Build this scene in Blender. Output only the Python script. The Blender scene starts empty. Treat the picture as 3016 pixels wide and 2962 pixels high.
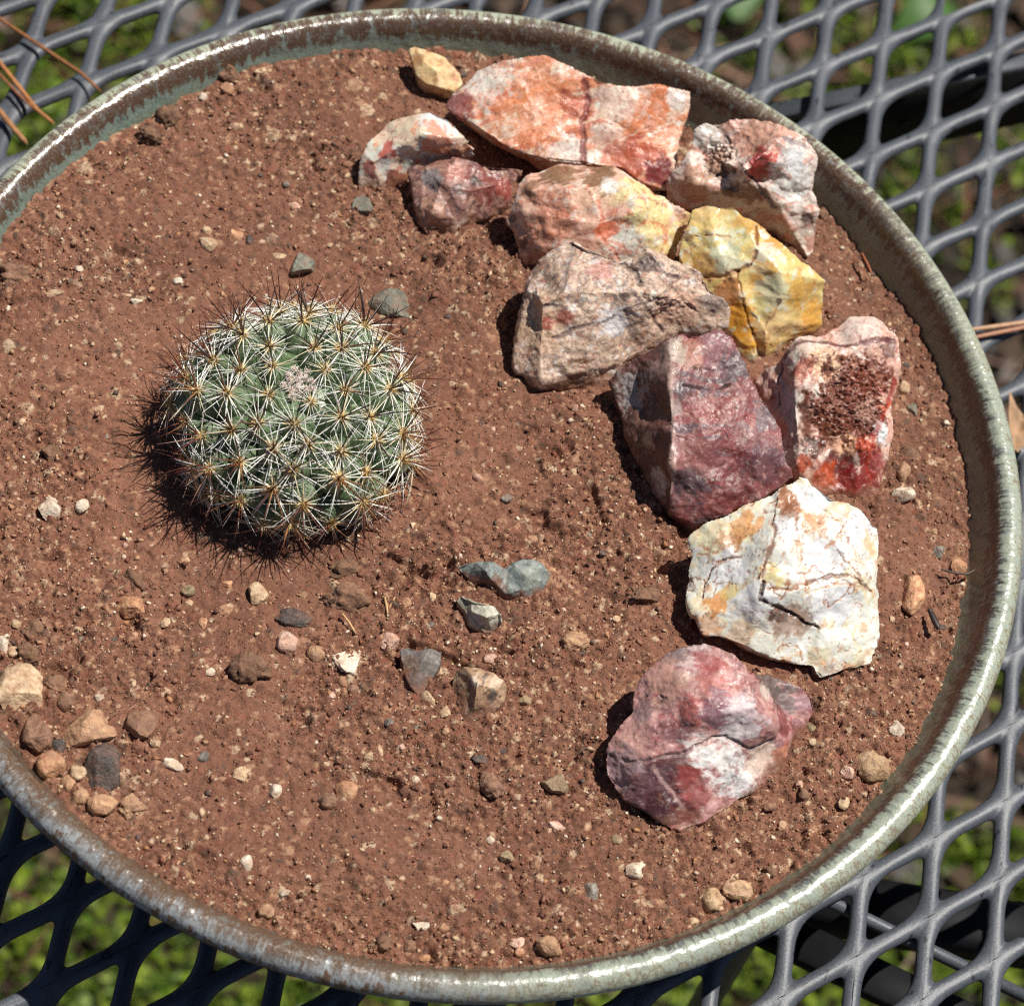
import bpy, math, random
import numpy as np
from mathutils import Vector, Matrix
from mathutils.geometry import delaunay_2d_cdt

random.seed(7)
rng = np.random.default_rng(11)
SC = bpy.context.scene
COL = SC.collection

# ------------------------------------------------------------------ camera
FPX, PW, PH, PSHIFT = 7200.0, 3016.0, 2962.0, 500.0      # focal length and frame of the photograph in its pixels
CAM = np.array([0.02460220, -0.31231981, 0.51196115])
RT = np.array([0.966978, 0.22768159, 0.1145192])
UP = np.array([-0.25485987, 0.86385938, 0.43450364])
FW = np.array([0.0, 0.44934181, -0.89335992])
cd = bpy.data.cameras.new('camera')
cam = bpy.data.objects.new('camera', cd); COL.objects.link(cam)
m = Matrix.Identity(4)
for i in range(3):
    m[i][0], m[i][1], m[i][2], m[i][3] = RT[i], UP[i], -FW[i], CAM[i]
cam.matrix_world = m
cd.sensor_width = 36.0; cd.sensor_fit = 'HORIZONTAL'
cd.lens = FPX / PW * 36.0
cd.shift_y = PSHIFT / PW
cd.clip_start = 0.02; cd.clip_end = 60.0
cd.dof.use_dof = True; cd.dof.focus_distance = 0.585; cd.dof.aperture_fstop = 17.0
SC.camera = cam

# ------------------------------------------------------------------ sky, sun, exposure
SUN_AZ, SUN_EL = math.radians(38.0), math.radians(64.0)
w = bpy.data.worlds.new('World'); SC.world = w; w.use_nodes = True
nt = w.node_tree; nt.nodes.clear()
wo = nt.nodes.new('ShaderNodeOutputWorld'); bg = nt.nodes.new('ShaderNodeBackground')
sk = nt.nodes.new('ShaderNodeTexSky'); sk.sky_type = 'NISHITA'; sk.sun_disc = False
sk.air_density = 0.6; sk.dust_density = 0.4; sk.ozone_density = 0.5; sk.sun_elevation = SUN_EL; sk.sun_rotation = math.pi / 2 - SUN_AZ
bg.inputs[1].default_value = 0.05
nt.links.new(sk.outputs[0], bg.inputs[0]); nt.links.new(bg.outputs[0], wo.inputs[0])
sd = bpy.data.lights.new('sun', 'SUN'); sd.energy = 5.0; sd.angle = math.radians(0.53); sd.color = (1.0, 0.95, 0.87)
so = bpy.data.objects.new('sun', sd); COL.objects.link(so)
sdir = Vector((math.cos(SUN_EL) * math.cos(SUN_AZ), math.cos(SUN_EL) * math.sin(SUN_AZ), math.sin(SUN_EL)))
so.rotation_euler = sdir.to_track_quat('Z', 'Y').to_euler(); so.location = sdir * 3
SC.view_settings.view_transform = 'Standard'; SC.view_settings.look = 'None'
SC.view_settings.exposure = 0.18; SC.view_settings.gamma = 1.0; SC.view_settings.use_curve_mapping = False
SC.render.engine = 'CYCLES'
try:
    SC.cycles.use_denoising = False; SC.cycles.filter_width = 1.25; SC.cycles.use_adaptive_sampling = True; SC.cycles.adaptive_threshold = 0.012
    SC.cycles.max_bounces = 6; SC.cycles.transmission_bounces = 4
    SC.cycles.sample_clamp_indirect = 4.0
except Exception:
    pass

# ------------------------------------------------------------------ helpers
SOIL = -0.0065        # soil level, below the rim plane z = 0
TABLE = -0.050        # top of the table's metal mesh
GROUND = -0.70

def lin(c, k=1.0):
    r = []
    for v in c:
        v = v / 255.0
        r.append((v / 12.92 if v <= 0.04045 else ((v + 0.055) / 1.055) ** 2.4) * k)
    return tuple(r)

def at(x, y, z):
    """photograph pixel -> the point of the place that lies there at height z"""
    d = FW + (x - PW / 2) / FPX * RT - (y - PH / 2 - PSHIFT) / FPX * UP
    return CAM + d * ((z - CAM[2]) / d[2])

def hsh(ix, iy, iz, seed):
    h = (ix.astype(np.uint32) * np.uint32(374761393) + iy.astype(np.uint32) * np.uint32(668265263)
         + iz.astype(np.uint32) * np.uint32(2246822519) + np.uint32((seed * 3266489917) & 0xffffffff))
    h = (h ^ (h >> np.uint32(13))) * np.uint32(1274126177)
    h = h ^ (h >> np.uint32(16))
    return h.astype(np.float64) / 2147483647.5 - 1.0

def vnoise(P, seed=0):
    F = np.floor(P).astype(np.int64); f = P - F
    f = f * f * f * (f * (f * 6 - 15) + 10)
    r = np.zeros(len(P))
    for dx in (0, 1):
        wx = f[:, 0] if dx else 1 - f[:, 0]
        for dy in (0, 1):
            wy = f[:, 1] if dy else 1 - f[:, 1]
            for dz in (0, 1):
                wz = f[:, 2] if dz else 1 - f[:, 2]
                r += wx * wy * wz * hsh(F[:, 0] + dx, F[:, 1] + dy, F[:, 2] + dz, seed)
    return r

def fbm(P, size, octv=4, seed=0, gain=0.5):
    r = np.zeros(len(P)); a = 1.0; t = 0.0
    Q = P / size
    for o in range(octv):
        r += a * vnoise(Q + 17.3 * o, seed + o * 13); t += a
        a *= gain; Q = Q * 2.03
    return r / t * 1.6

def sstep(a, b, x):
    t = np.clip((x - a) / (b - a), 0, 1)
    return t * t * (3 - 2 * t)

def tag(o, label=None, cat=None, group=None, kind=None):
    if label: o['label'] = label
    if cat: o['category'] = cat
    if group: o['group'] = group
    if kind: o['kind'] = kind
    return o

def empty(name, loc=(0, 0, 0)):
    o = bpy.data.objects.new(name, None); o.empty_display_size = 0.01
    o.location = loc; COL.objects.link(o); return o

def mesh(name, V, F, mat=None, smooth=True, cols=None):
    me = bpy.data.meshes.new(name)
    V = np.asarray(V, dtype=np.float32)
    if isinstance(F, np.ndarray):
        k = F.shape[1]
        me.vertices.add(len(V)); me.vertices.foreach_set('co', V.ravel())
        me.loops.add(F.size); me.loops.foreach_set('vertex_index', F.astype(np.int32).ravel())
        me.polygons.add(len(F)); me.polygons.foreach_set('loop_start', np.arange(0, F.size, k, dtype=np.int32))
        me.update(calc_edges=True)
    else:
        me.from_pydata(V.tolist(), [], F); me.update()
    if smooth:
        me.polygons.foreach_set('use_smooth', np.ones(len(me.polygons), dtype=bool))
    if cols is not None:
        setcols(me, cols)
    if mat: me.materials.append(mat)
    return me

def setcols(me, cols):
    a = me.attributes.get('Col') or me.attributes.new('Col', 'FLOAT_COLOR', 'POINT')
    c = np.ones((len(me.vertices), 4), dtype=np.float32); c[:, :3] = cols
    a.data.foreach_set('color', c.ravel())

def obj(name, me, parent=None, loc=None):
    o = bpy.data.objects.new(name, me); COL.objects.link(o)
    if loc is not None: o.location = loc
    if parent: o.parent = parent
    return o

# ------------------------------------------------------------------ node helpers
class NT:
    def __init__(self, name):
        self.m = bpy.data.materials.new(name); self.m.use_nodes = True
        self.t = self.m.node_tree; self.t.nodes.clear()
        self.out = self.n('ShaderNodeOutputMaterial'); self.b = self.n('ShaderNodeBsdfPrincipled')
        self.l(self.b.outputs[0], self.out.inputs[0])
    def n(self, k, **kw):
        x = self.t.nodes.new(k)
        for a, v in kw.items(): setattr(x, a, v)
        return x
    def l(self, a, b): self.t.links.new(a, b)
    def set(self, **kw):
        for k, v in kw.items():
            s = self.b.inputs[k.replace('_', ' ')]
            if isinstance(v, bpy.types.NodeSocket): self.l(v, s)
            else: s.default_value = v if not isinstance(v, tuple) or len(v) == 4 else (*v, 1)
    def coord(self, which='Object'): return self.n('ShaderNodeTexCoord').outputs[which]
    def mapping(self, vec, scale):
        mp = self.n('ShaderNodeMapping'); mp.inputs['Scale'].default_value = scale
        self.l(vec, mp.inputs[0]); return mp.outputs[0]
    def noise(self, vec, scale, detail=4, rough=0.6, dist=0.0):
        x = self.n('ShaderNodeTexNoise'); x.inputs['Scale'].default_value = scale
        x.inputs['Detail'].default_value = detail; x.inputs['Roughness'].default_value = rough
        x.inputs['Distortion'].default_value = dist
        self.l(vec, x.inputs['Vector']); return x.outputs[0]
    def voro(self, vec, scale, feature='F1', out=0):
        x = self.n('ShaderNodeTexVoronoi', feature=feature); x.inputs['Scale'].default_value = scale
        self.l(vec, x.inputs['Vector']); return x.outputs[out]
    def ramp(self, fac, stops, interp='LINEAR'):
        x = self.n('ShaderNodeValToRGB'); e = x.color_ramp; e.interpolation = interp
        while len(e.elements) < len(stops): e.elements.new(0.5)
        for i, (p, c) in enumerate(stops):
            e.elements[i].position = p
            e.elements[i].color = (*c, 1) if isinstance(c, tuple) else (c, c, c, 1)
        self.l(fac, x.inputs[0]); return x.outputs[0]
    def mix(self, fac, a, b, mode='MIX'):
        x = self.n('ShaderNodeMix', data_type='RGBA', blend_type=mode)
        for s, v in ((x.inputs[0], fac), (x.inputs[6], a), (x.inputs[7], b)):
            if isinstance(v, bpy.types.NodeSocket): self.l(v, s)
            elif isinstance(v, tuple): s.default_value = (*v, 1)
            else: s.default_value = v
        return x.outputs[2]
    def math(self, op, a, b=0.0, clamp=False):
        x = self.n('ShaderNodeMath', operation=op, use_clamp=clamp)
        for s, v in ((x.inputs[0], a), (x.inputs[1], b)):
            if isinstance(v, bpy.types.NodeSocket): self.l(v, s)
            else: s.default_value = v
        return x.outputs[0]
    def bump(self, h, dist, strength=1.0, normal=None):
        x = self.n('ShaderNodeBump'); x.inputs['Strength'].default_value = strength
        x.inputs['Distance'].default_value = dist; self.l(h, x.inputs['Height'])
        if normal: self.l(normal, x.inputs['Normal'])
        return x.outputs[0]
    def attr(self, name='Col', out=0):
        x = self.n('ShaderNodeAttribute', attribute_name=name); return x.outputs[out]

def mat_soil():
    k = NT('soil'); P = k.coord()
    big = k.noise(P, 45, 4, 0.55); fine = k.noise(P, 2600, 3, 0.7); mid = k.noise(P, 700, 4, 0.7)
    c = k.attr()
    c = k.mix(k.ramp(big, [(0.5, 0.0), (0.72, 0.45)]), c, lin((146, 104, 84)))
    c = k.mix(k.ramp(mid, [(0.3, 0.4), (0.48, 0.0)]), c, lin((74, 46, 35)))
    c = k.mix(k.ramp(fine, [(0.3, 0.5), (0.46, 0.0)]), c, lin((66, 41, 32)))
    c = k.mix(k.ramp(fine, [(0.6, 0.0), (0.74, 0.65)]), c, lin((196, 148, 118)))
    h = k.math('ADD', k.math('MULTIPLY', fine, 0.6), mid)
    k.set(Base_Color=c, Roughness=0.85, Normal=k.bump(h, 0.0006, 0.9)); k.b.inputs['Specular IOR Level'].default_value = 0.3
    return k.m

def mat_grain():
    k = NT('soil_grains'); P = k.coord()
    c = k.mix(k.ramp(k.noise(P, 1800, 3), [(0.3, 0.35), (0.7, 0.0)]), k.attr(), lin((92, 56, 44)))
    k.set(Base_Color=c, Roughness=0.8); k.b.inputs['Specular IOR Level'].default_value = 0.3
    return k.m

def mat_rock(name, rough=0.42, coat=0.0, fine=1.0, sss=0.0, bmp=1.0):
    k = NT(name); P = k.coord()
    n1 = k.noise(P, 900, 5, 0.65, 0.6); n2 = k.noise(P, 2600, 3, 0.7)
    c = k.mix(k.ramp(n1, [(0.3, 0.5 * fine), (0.5, 0.0)]), k.attr(), lin((96, 60, 52)))
    c = k.mix(k.ramp(n1, [(0.56, 0.0), (0.74, 0.45 * fine)]), c, lin((245, 228, 214)))
    vein = k.voro(P, 170, 'DISTANCE_TO_EDGE')
    vp = k.n('ShaderNodeTexVoronoi', feature='DISTANCE_TO_EDGE'); vp.inputs['Scale'].default_value = 150
    wv = k.n('ShaderNodeVectorMath', operation='ADD'); wn = k.n('ShaderNodeTexNoise'); wn.inputs['Scale'].default_value = 260
    ws = k.n('ShaderNodeVectorMath', operation='SCALE'); ws.inputs['Scale'].default_value = 0.006
    k.l(P, wn.inputs['Vector']); k.l(wn.outputs[1], ws.inputs[0]); k.l(P, wv.inputs[0]); k.l(ws.outputs[0], wv.inputs[1]); k.l(wv.outputs[0], vp.inputs['Vector'])
    crack = k.math('MULTIPLY', k.ramp(vp.outputs[0], [(0.0, 1.0), (0.028, 0.0)]), k.ramp(k.noise(P, 110, 2), [(0.42, 0.0), (0.62, 1.0)]))
    c = k.mix(k.math('MULTIPLY', crack, 0.3 * fine), c, lin((90, 50, 40)))
    c = k.mix(k.ramp(n2, [(0.27, 0.6 * fine), (0.4, 0.0)]), c, lin((60, 42, 40)))
    h = k.math('ADD', k.math('MULTIPLY', n1, 1.0), k.math('MULTIPLY', n2, 0.12))
    h = k.math('SUBTRACT', h, k.math('MULTIPLY', crack, 0.15))
    r = k.ramp(k.noise(P, 260, 3), [(0.35, max(0.08, rough - 0.18)), (0.65, min(1.0, rough + 0.16))])
    k.set(Base_Color=c, Roughness=r, Normal=k.bump(h, 0.0004 * bmp, 0.55))
    k.b.inputs['Coat Weight'].default_value = coat; k.b.inputs['Coat Roughness'].default_value = 0.12
    if sss:
        k.b.inputs['Subsurface Weight'].default_value = sss
        k.b.inputs['Subsurface Radius'].default_value = (1.0, 0.75, 0.55)
        k.b.inputs['Subsurface Scale'].default_value = 0.0022
    return k.m

def mat_pebble(name, c1, c2, c3, rough=0.7, sc=520, spot=0.25):
    k = NT(name); P = k.coord()
    r = k.n('ShaderNodeObjectInfo').outputs['Random']
    pv = k.n('ShaderNodeVectorMath', operation='ADD'); k.l(P, pv.inputs[0]); k.l(r, pv.inputs[1]); P2 = pv.outputs[0]
    n1 = k.noise(P2, sc, 5, 0.65, 0.4); n2 = k.noise(P2, sc * 3.2, 3, 0.7)
    c = k.ramp(n1, [(0.3, lin(c2)), (0.5, lin(c1)), (0.72, lin(c3))])
    c = k.mix(k.ramp(n2, [(0.26, spot * 2), (0.42, 0.0)]), c, lin(tuple(int(v * 0.45) for v in c2)))
    c = k.mix(k.ramp(k.noise(P2, sc * 0.8, 4, 0.7), [(0.42, 0.0), (0.68, 0.6)]), c, lin((146, 102, 80)))
    hv = k.n('ShaderNodeHueSaturation'); k.l(c, hv.inputs['Color']); hv.inputs['Saturation'].default_value = 0.88
    k.l(k.math('ADD', 0.82, k.math('MULTIPLY', r, 0.36)), hv.inputs['Value'])
    k.set(Base_Color=hv.outputs[0], Roughness=rough, Normal=k.bump(k.math('ADD', n1, k.math('MULTIPLY', n2, 0.5)), 0.0008, 0.9))
    return k.m

def mat_glaze():
    k = NT('ceramic_glaze'); P = k.coord()
    pr = k.attr('prof', 2)
    sep = k.n('ShaderNodeSeparateXYZ'); k.l(P, sep.inputs[0])
    ang = k.math('ARCTAN2', sep.outputs[1], sep.outputs[0]); ca, sa = k.math('COSINE', ang), k.math('SINE', ang)
    def around(rs, ps):                       # coordinates that run round the rim and, more slowly, across it
        cmb = k.n('ShaderNodeCombineXYZ')
        k.l(k.math('MULTIPLY', ca, rs), cmb.inputs[0]); k.l(k.math('MULTIPLY', sa, rs), cmb.inputs[1]); k.l(k.math('MULTIPLY', pr, ps), cmb.inputs[2]); return cmb.outputs[0]
    fur = k.noise(around(1.0, 0.05), 95, 5, 0.7, 0.3)         # streaks where the glaze ran
    ring = k.noise(around(1.0, 0.6), 7, 4, 0.6); band = k.noise(around(0.25, 1.0), 26, 3, 0.6)
    fine = k.noise(P, 1700, 4, 0.75); wv = k.noise(P, 520, 5, 0.7, 0.4); rip = k.noise(P, 210, 3, 0.5)
    t = k.math('ADD', pr, k.math('MULTIPLY', k.math('SUBTRACT', fur, 0.5), 0.20))
    t = k.math('ADD', t, k.math('MULTIPLY', k.math('SUBTRACT', ring, 0.5), 0.10))
    t = k.math('ADD', t, k.math('MULTIPLY', k.math('SUBTRACT', wv, 0.5), 0.14))
    pale, green, teal, brown, umber, dark = lin((170, 176, 154)), lin((112, 122, 104)), lin((118, 138, 130)), lin((86, 62, 46)), lin((56, 40, 34)), lin((30, 28, 26))
    blue, tan = lin((140, 150, 158)), lin((176, 138, 100))
    A_ = k.ramp(t, [(0.24, dark), (0.36, lin((110, 112, 96))), (0.40, pale), (0.492, pale), (0.512, lin((112, 96, 78))), (0.53, brown), (0.60, lin((84, 66, 52))), (0.625, teal), (0.68, green), (0.8, lin((104, 112, 100)))])
    B_ = k.ramp(t, [(0.26, dark), (0.36, lin((120, 122, 104))), (0.40, pale), (0.45, pale), (0.47, lin((128, 112, 90))), (0.485, lin((164, 170, 152))), (0.535, lin((146, 154, 138))), (0.565, umber), (0.63, lin((74, 58, 48))), (0.66, green), (0.8, lin((110, 114, 98)))])
    C_ = k.ramp(t, [(0.28, dark), (0.37, lin((56, 54, 48))), (0.405, lin((92, 68, 50))), (0.455, lin((108, 80, 58))), (0.475, lin((160, 166, 168))), (0.497, lin((126, 122, 120))), (0.52, lin((100, 78, 60))), (0.60, lin((88, 66, 50))), (0.72, lin((80, 74, 60)))])
    wb = k.math('ADD', k.math('ADD', k.math('MULTIPLY', ca, 0.80), k.math('MULTIPLY', sa, -0.45)), k.math('MULTIPLY', k.math('SUBTRACT', ring, 0.5), 0.8))
    wc = k.math('ADD', k.math('ADD', k.math('MULTIPLY', ca, -0.60), k.math('MULTIPLY', sa, -0.76)), k.math('MULTIPLY', k.math('SUBTRACT', ring, 0.5), 0.7))
    c = k.mix(k.ramp(wb, [(0.18, 0.0), (0.5, 1.0)]), A_, B_)
    c = k.mix(k.ramp(wc, [(0.42, 0.0), (0.68, 1.0)]), c, C_)
    line = k.math('ABSOLUTE', k.math('SUBTRACT', k.math('ADD', pr, k.math('MULTIPLY', k.math('SUBTRACT', band, 0.5), 0.03)), 0.428))
    c = k.mix(k.math('MULTIPLY', k.ramp(line, [(0.003, 0.85), (0.011, 0.0)]), k.ramp(ring, [(0.4, 0.15), (0.55, 1.0)])), c, lin((120, 82, 62)))
    c = k.mix(k.ramp(fine, [(0.3, 0.6), (0.47, 0.0)]), c, lin((66, 58, 50)))
    c = k.mix(k.ramp(fine, [(0.56, 0.0), (0.72, 0.4)]), c, lin((204, 210, 196)))
    c = k.mix(k.math('MULTIPLY', k.ramp(wv, [(0.5, 0.0), (0.66, 0.55)]), k.ramp(fur, [(0.4, 0.0), (0.65, 1.0)])), c, lin((152, 168, 168)))
    c = k.mix(k.ramp(wv, [(0.26, 0.7), (0.38, 0.0)]), c, lin((52, 44, 38)))
    k.set(Base_Color=c, Roughness=k.ramp(wv, [(0.35, 0.17), (0.7, 0.36)]), Normal=k.bump(k.math('ADD', rip, k.math('MULTIPLY', wv, 0.22)), 0.0010, 0.6))
    k.b.inputs['Specular IOR Level'].default_value = 0.85
    return k.m

def mat_metal():
    k = NT('grey_powder_coat'); P = k.coord()
    n = k.noise(P, 1400, 3, 0.7); b = k.noise(P, 90, 4)
    chip = k.noise(k.mapping(P, (1.0, 0.45, 1.0)), 300, 3, 0.55)
    c = k.ramp(n, [(0.3, lin((68, 72, 78))), (0.7, lin((88, 93, 101)))])
    c = k.mix(k.ramp(b, [(0.4, 0.0), (0.7, 0.35)]), c, lin((62, 66, 71)))
    c = k.mix(k.ramp(chip, [(0.335, 0.9), (0.355, 0.0)]), c, lin((38, 41, 48)))
    dst = k.noise(P, 420, 5, 0.75); c = k.mix(k.ramp(dst, [(0.6, 0.0), (0.78, 0.5)]), c, lin((126, 120, 110)))
    k.set(Base_Color=c, Roughness=0.45, Metallic=0.05, Normal=k.bump(n, 0.0003, 0.3))
    return k.m

def mat_cols(name, rough=0.5, spec=0.5, trans=0.0):
    k = NT(name); k.set(Base_Color=k.attr(), Roughness=rough); k.b.inputs['Specular IOR Level'].default_value = spec
    return k.m

def mat_plain(name, c, rough=0.6, var=None, sc=300, metal=0.0):
    k = NT(name); P = k.coord()
    if var: k.set(Base_Color=k.ramp(k.noise(P, sc, 4, 0.6), [(0.3, lin(c)), (0.7, lin(var))]))
    else: k.set(Base_Color=lin(c))
    k.set(Roughness=rough, Metallic=metal)
    if name == 'shaded_black_iron': k.b.inputs['Specular IOR Level'].default_value = 0.15
    return k.m

M_SOIL, M_GRAIN, M_GLAZE, M_METAL = mat_soil(), mat_grain(), mat_glaze(), mat_metal()

# ================================================================== the ground far below the table
def build_ground():
    k = NT('ground_earth'); P = k.coord()
    n = k.noise(P, 14, 5, 0.65); f = k.noise(P, 160, 4, 0.7)
    c = k.ramp(n, [(0.35, lin((40, 31, 23))), (0.55, lin((62, 48, 34))), (0.75, lin((48, 58, 26)))])
    c = k.mix(k.ramp(f, [(0.3, 0.6), (0.6, 0.0)]), c, lin((36, 28, 20)))
    k.set(Base_Color=c, Roughness=0.95, Normal=k.bump(f, 0.01, 0.8))
    n_ = 60; xs = np.linspace(-3, 3, n_)
    X, Y = np.meshgrid(xs, xs); V = np.stack([X.ravel(), Y.ravel(), np.full(X.size, GROUND)], 1)
    V[:, 2] += 0.02 * fbm(V, 0.5, 3, 5)
    i = np.arange(n_ * n_).reshape(n_, n_)
    F = np.stack([i[:-1, :-1].ravel(), i[:-1, 1:].ravel(), i[1:, 1:].ravel(), i[1:, :-1].ravel()], 1)
    tag(obj('ground', mesh('ground', V, F, k.m)), kind='structure')

def blades(name, cx, cy, sx, sy, N, lmin, lmax, wid, pal, tilt, seed, mat, dens=None, zoff=0.0):
    r = np.random.default_rng(seed)
    pts = np.stack([cx + r.uniform(-sx, sx, N), cy + r.uniform(-sy, sy, N), np.zeros(N)], 1)
    if dens is not None:
        pts = pts[dens(pts, r)]; N = len(pts)
    base = GROUND + 0.02 * fbm(np.stack([pts[:, 0], pts[:, 1], np.full(N, GROUND)], 1), 0.5, 3, 5)
    L = r.uniform(lmin, lmax, N); a = r.uniform(0, 2 * math.pi, N); el = r.uniform(*tilt, N)
    d = np.stack([np.cos(a) * np.cos(el), np.sin(a) * np.cos(el), np.sin(el)], 1)
    s = np.stack([-np.sin(a), np.cos(a), r.uniform(-0.5, 0.5, N)], 1) * (L * wid)[:, None]
    b = pts.copy(); b[:, 2] = base + zoff + r.uniform(0, 0.012, N) + (0.014 * np.clip(fbm(pts, 0.03, 2, 8), -0.3, 1) if name == 'moss' else 0)
    mid = b + d * (L * 0.5)[:, None] + np.array([0, 0, 1]) * (L * 0.08)[:, None]
    V = np.stack([b, mid + s, b + d * L[:, None], mid - s], 1).reshape(-1, 3)
    F = np.arange(4 * N).reshape(N, 4)
    pal = np.array([lin(c) for c in pal]); c = pal[r.integers(0, len(pal), N)] * r.uniform(0.6, 1.25, N)[:, None]
    return obj(name, mesh(name, V, F, mat, cols=np.repeat(c, 4, 0)))

def mat_leaf(name):
    k = NT(name); tr = k.n('ShaderNodeBsdfTranslucent'); mx = k.n('ShaderNodeMixShader'); mx.inputs[0].default_value = 0.35
    k.set(Base_Color=k.attr(), Roughness=0.5); k.l(k.attr(), tr.inputs[0])
    k.l(k.b.outputs[0], mx.inputs[1]); k.l(tr.outputs[0], mx.inputs[2]); k.l(mx.outputs[0], k.out.inputs[0])
    return k.m

def build_undergrowth():
    ml = mat_leaf('moss_leaves')
    c = at(PW / 2, PH / 2, GROUND)
    def patch(p, r):
        f = fbm(np.stack([p[:, 0], p[:, 1], p[:, 2]], 1), 0.11, 3, 31)
        # thick towards the near side, thin among the litter on the far side
        return f + r.uniform(-0.35, 0.35, len(p)) > -0.30 + (p[:, 1] - c[1]) * 1.5 + (p[:, 0] - c[0]) * 0.7
    tag(blades('moss', c[0], c[1], 0.5, 0.5, 90000, 0.004, 0.011, 0.34,
               [(126, 150, 44), (98, 128, 36), (150, 170, 60), (70, 96, 30), (112, 132, 52)], (0.2, 1.3), 3, ml, patch),
        'bright green moss on the ground below the table', 'moss', kind='stuff')
    tag(blades('leaf_litter', c[0], c[1], 0.6, 0.6, 6500, 0.012, 0.03, 0.3,
               [(74, 58, 42), (92, 70, 52), (58, 44, 32), (104, 76, 60), (50, 40, 30)], (-0.15, 0.5), 4, ml, lambda p, r: r.uniform(-0.5, 0.5, len(p)) < (p[:, 1] - c[1]) * 1.6 + (p[:, 0] - c[0]) * 0.8 + 0.1),
        'brown dead leaf litter on the ground below the table', 'leaf litter', kind='stuff')
    tag(blades('fallen_needles', c[0], c[1], 0.6, 0.6, 900, 0.05, 0.12, 0.011,
               [(150, 100, 76), (172, 126, 96), (120, 84, 60)], (-0.05, 0.2), 5, ml, zoff=0.012),
        'brown fallen pine needles strewn on the ground below the table', 'pine needles', kind='stuff')
    # a few broad green weed leaves that show through the mesh at the far side
    for i, (px, py, L, a, lab) in enumerate([(2170, 60, 0.05, 1.9, 'broad green weed leaf below the mesh above the slab rock'), (2640, 110, 0.045, 0.9, 'green weed leaf below the mesh at the upper right')]):
        p = at(px, py, GROUND + 0.03)
        n = 8; V = []; F = []
        for j in range(n + 1):
            t = j / n; w_ = L * 0.36 * math.sin(math.pi * min(1, t * 0.94 + 0.06)) ** 0.8
            for s in (-1, 0, 1): V.append((t * L, s * w_, 0.012 * math.sin(t * 2.4) + abs(s) * w_ * 0.3))
        for j in range(n):
            for s in (0, 1): F.append((j * 3 + s, j * 3 + s + 1, j * 3 + s + 4, j * 3 + s + 3))
        V = np.array(V)
        o = obj('weed_leaf', mesh('weed_leaf', V, F, ml, cols=np.tile(np.array(lin((74, 116, 40))), (len(V), 1))), loc=p)
        o.rotation_euler = (0.2, 0.1, a); tag(o, lab, 'leaf', 'weed leaves below the table')

build_ground(); build_undergrowth()

# ================================================================== the table
def tube(pts, rad, sides=10, cap=True):
    pts = [np.array(p, float) for p in pts]; V = []; F = []
    up = np.array([0, 0, 1.0])
    for i, p in enumerate(pts):
        d = pts[min(i + 1, len(pts) - 1)] - pts[max(i - 1, 0)]; d /= np.linalg.norm(d)
        a = np.cross(d, up if abs(d[2]) < 0.95 else np.array([1.0, 0, 0])); a /= np.linalg.norm(a); b = np.cross(d, a)
        r = rad[i] if hasattr(rad, '__len__') else rad
        for s in range(sides):
            t = 2 * math.pi * s / sides; V.append(p + r * (math.cos(t) * a + math.sin(t) * b))
    for i in range(len(pts) - 1):
        for s in range(sides):
            F.append((i * sides + s, i * sides + (s + 1) % sides, (i + 1) * sides + (s + 1) % sides, (i + 1) * sides + s))
    if cap:
        F.append(tuple(range(sides))); F.append(tuple(reversed(range((len(pts) - 1) * sides, len(pts) * sides))))
    return np.array(V), F

def bar(a, b, width, height):
    """box beam whose top centre line runs a -> b"""
    a = np.array(a, float); b = np.array(b, float); d = b - a; d /= np.linalg.norm(d)
    s = np.cross(d, [0, 0, 1.0]); s /= np.linalg.norm(s); u = np.cross(s, d); V = []
    bev = min(width, height) * 0.18
    prof = [(-width / 2, -height), (width / 2, -height), (width / 2, -bev), (width / 2 - bev, 0), (-width / 2 + bev, 0), (-width / 2, -bev)]
    for p in (a, b):
        for x, z in prof: V.append(p + s * x + u * z)
    n = len(prof)
    F = [(i, (i + 1) % n, n + (i + 1) % n, n + i) for i in range(n)] + [tuple(range(n))[::-1], tuple(range(n, 2 * n))]
    return np.array(V), F

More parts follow.
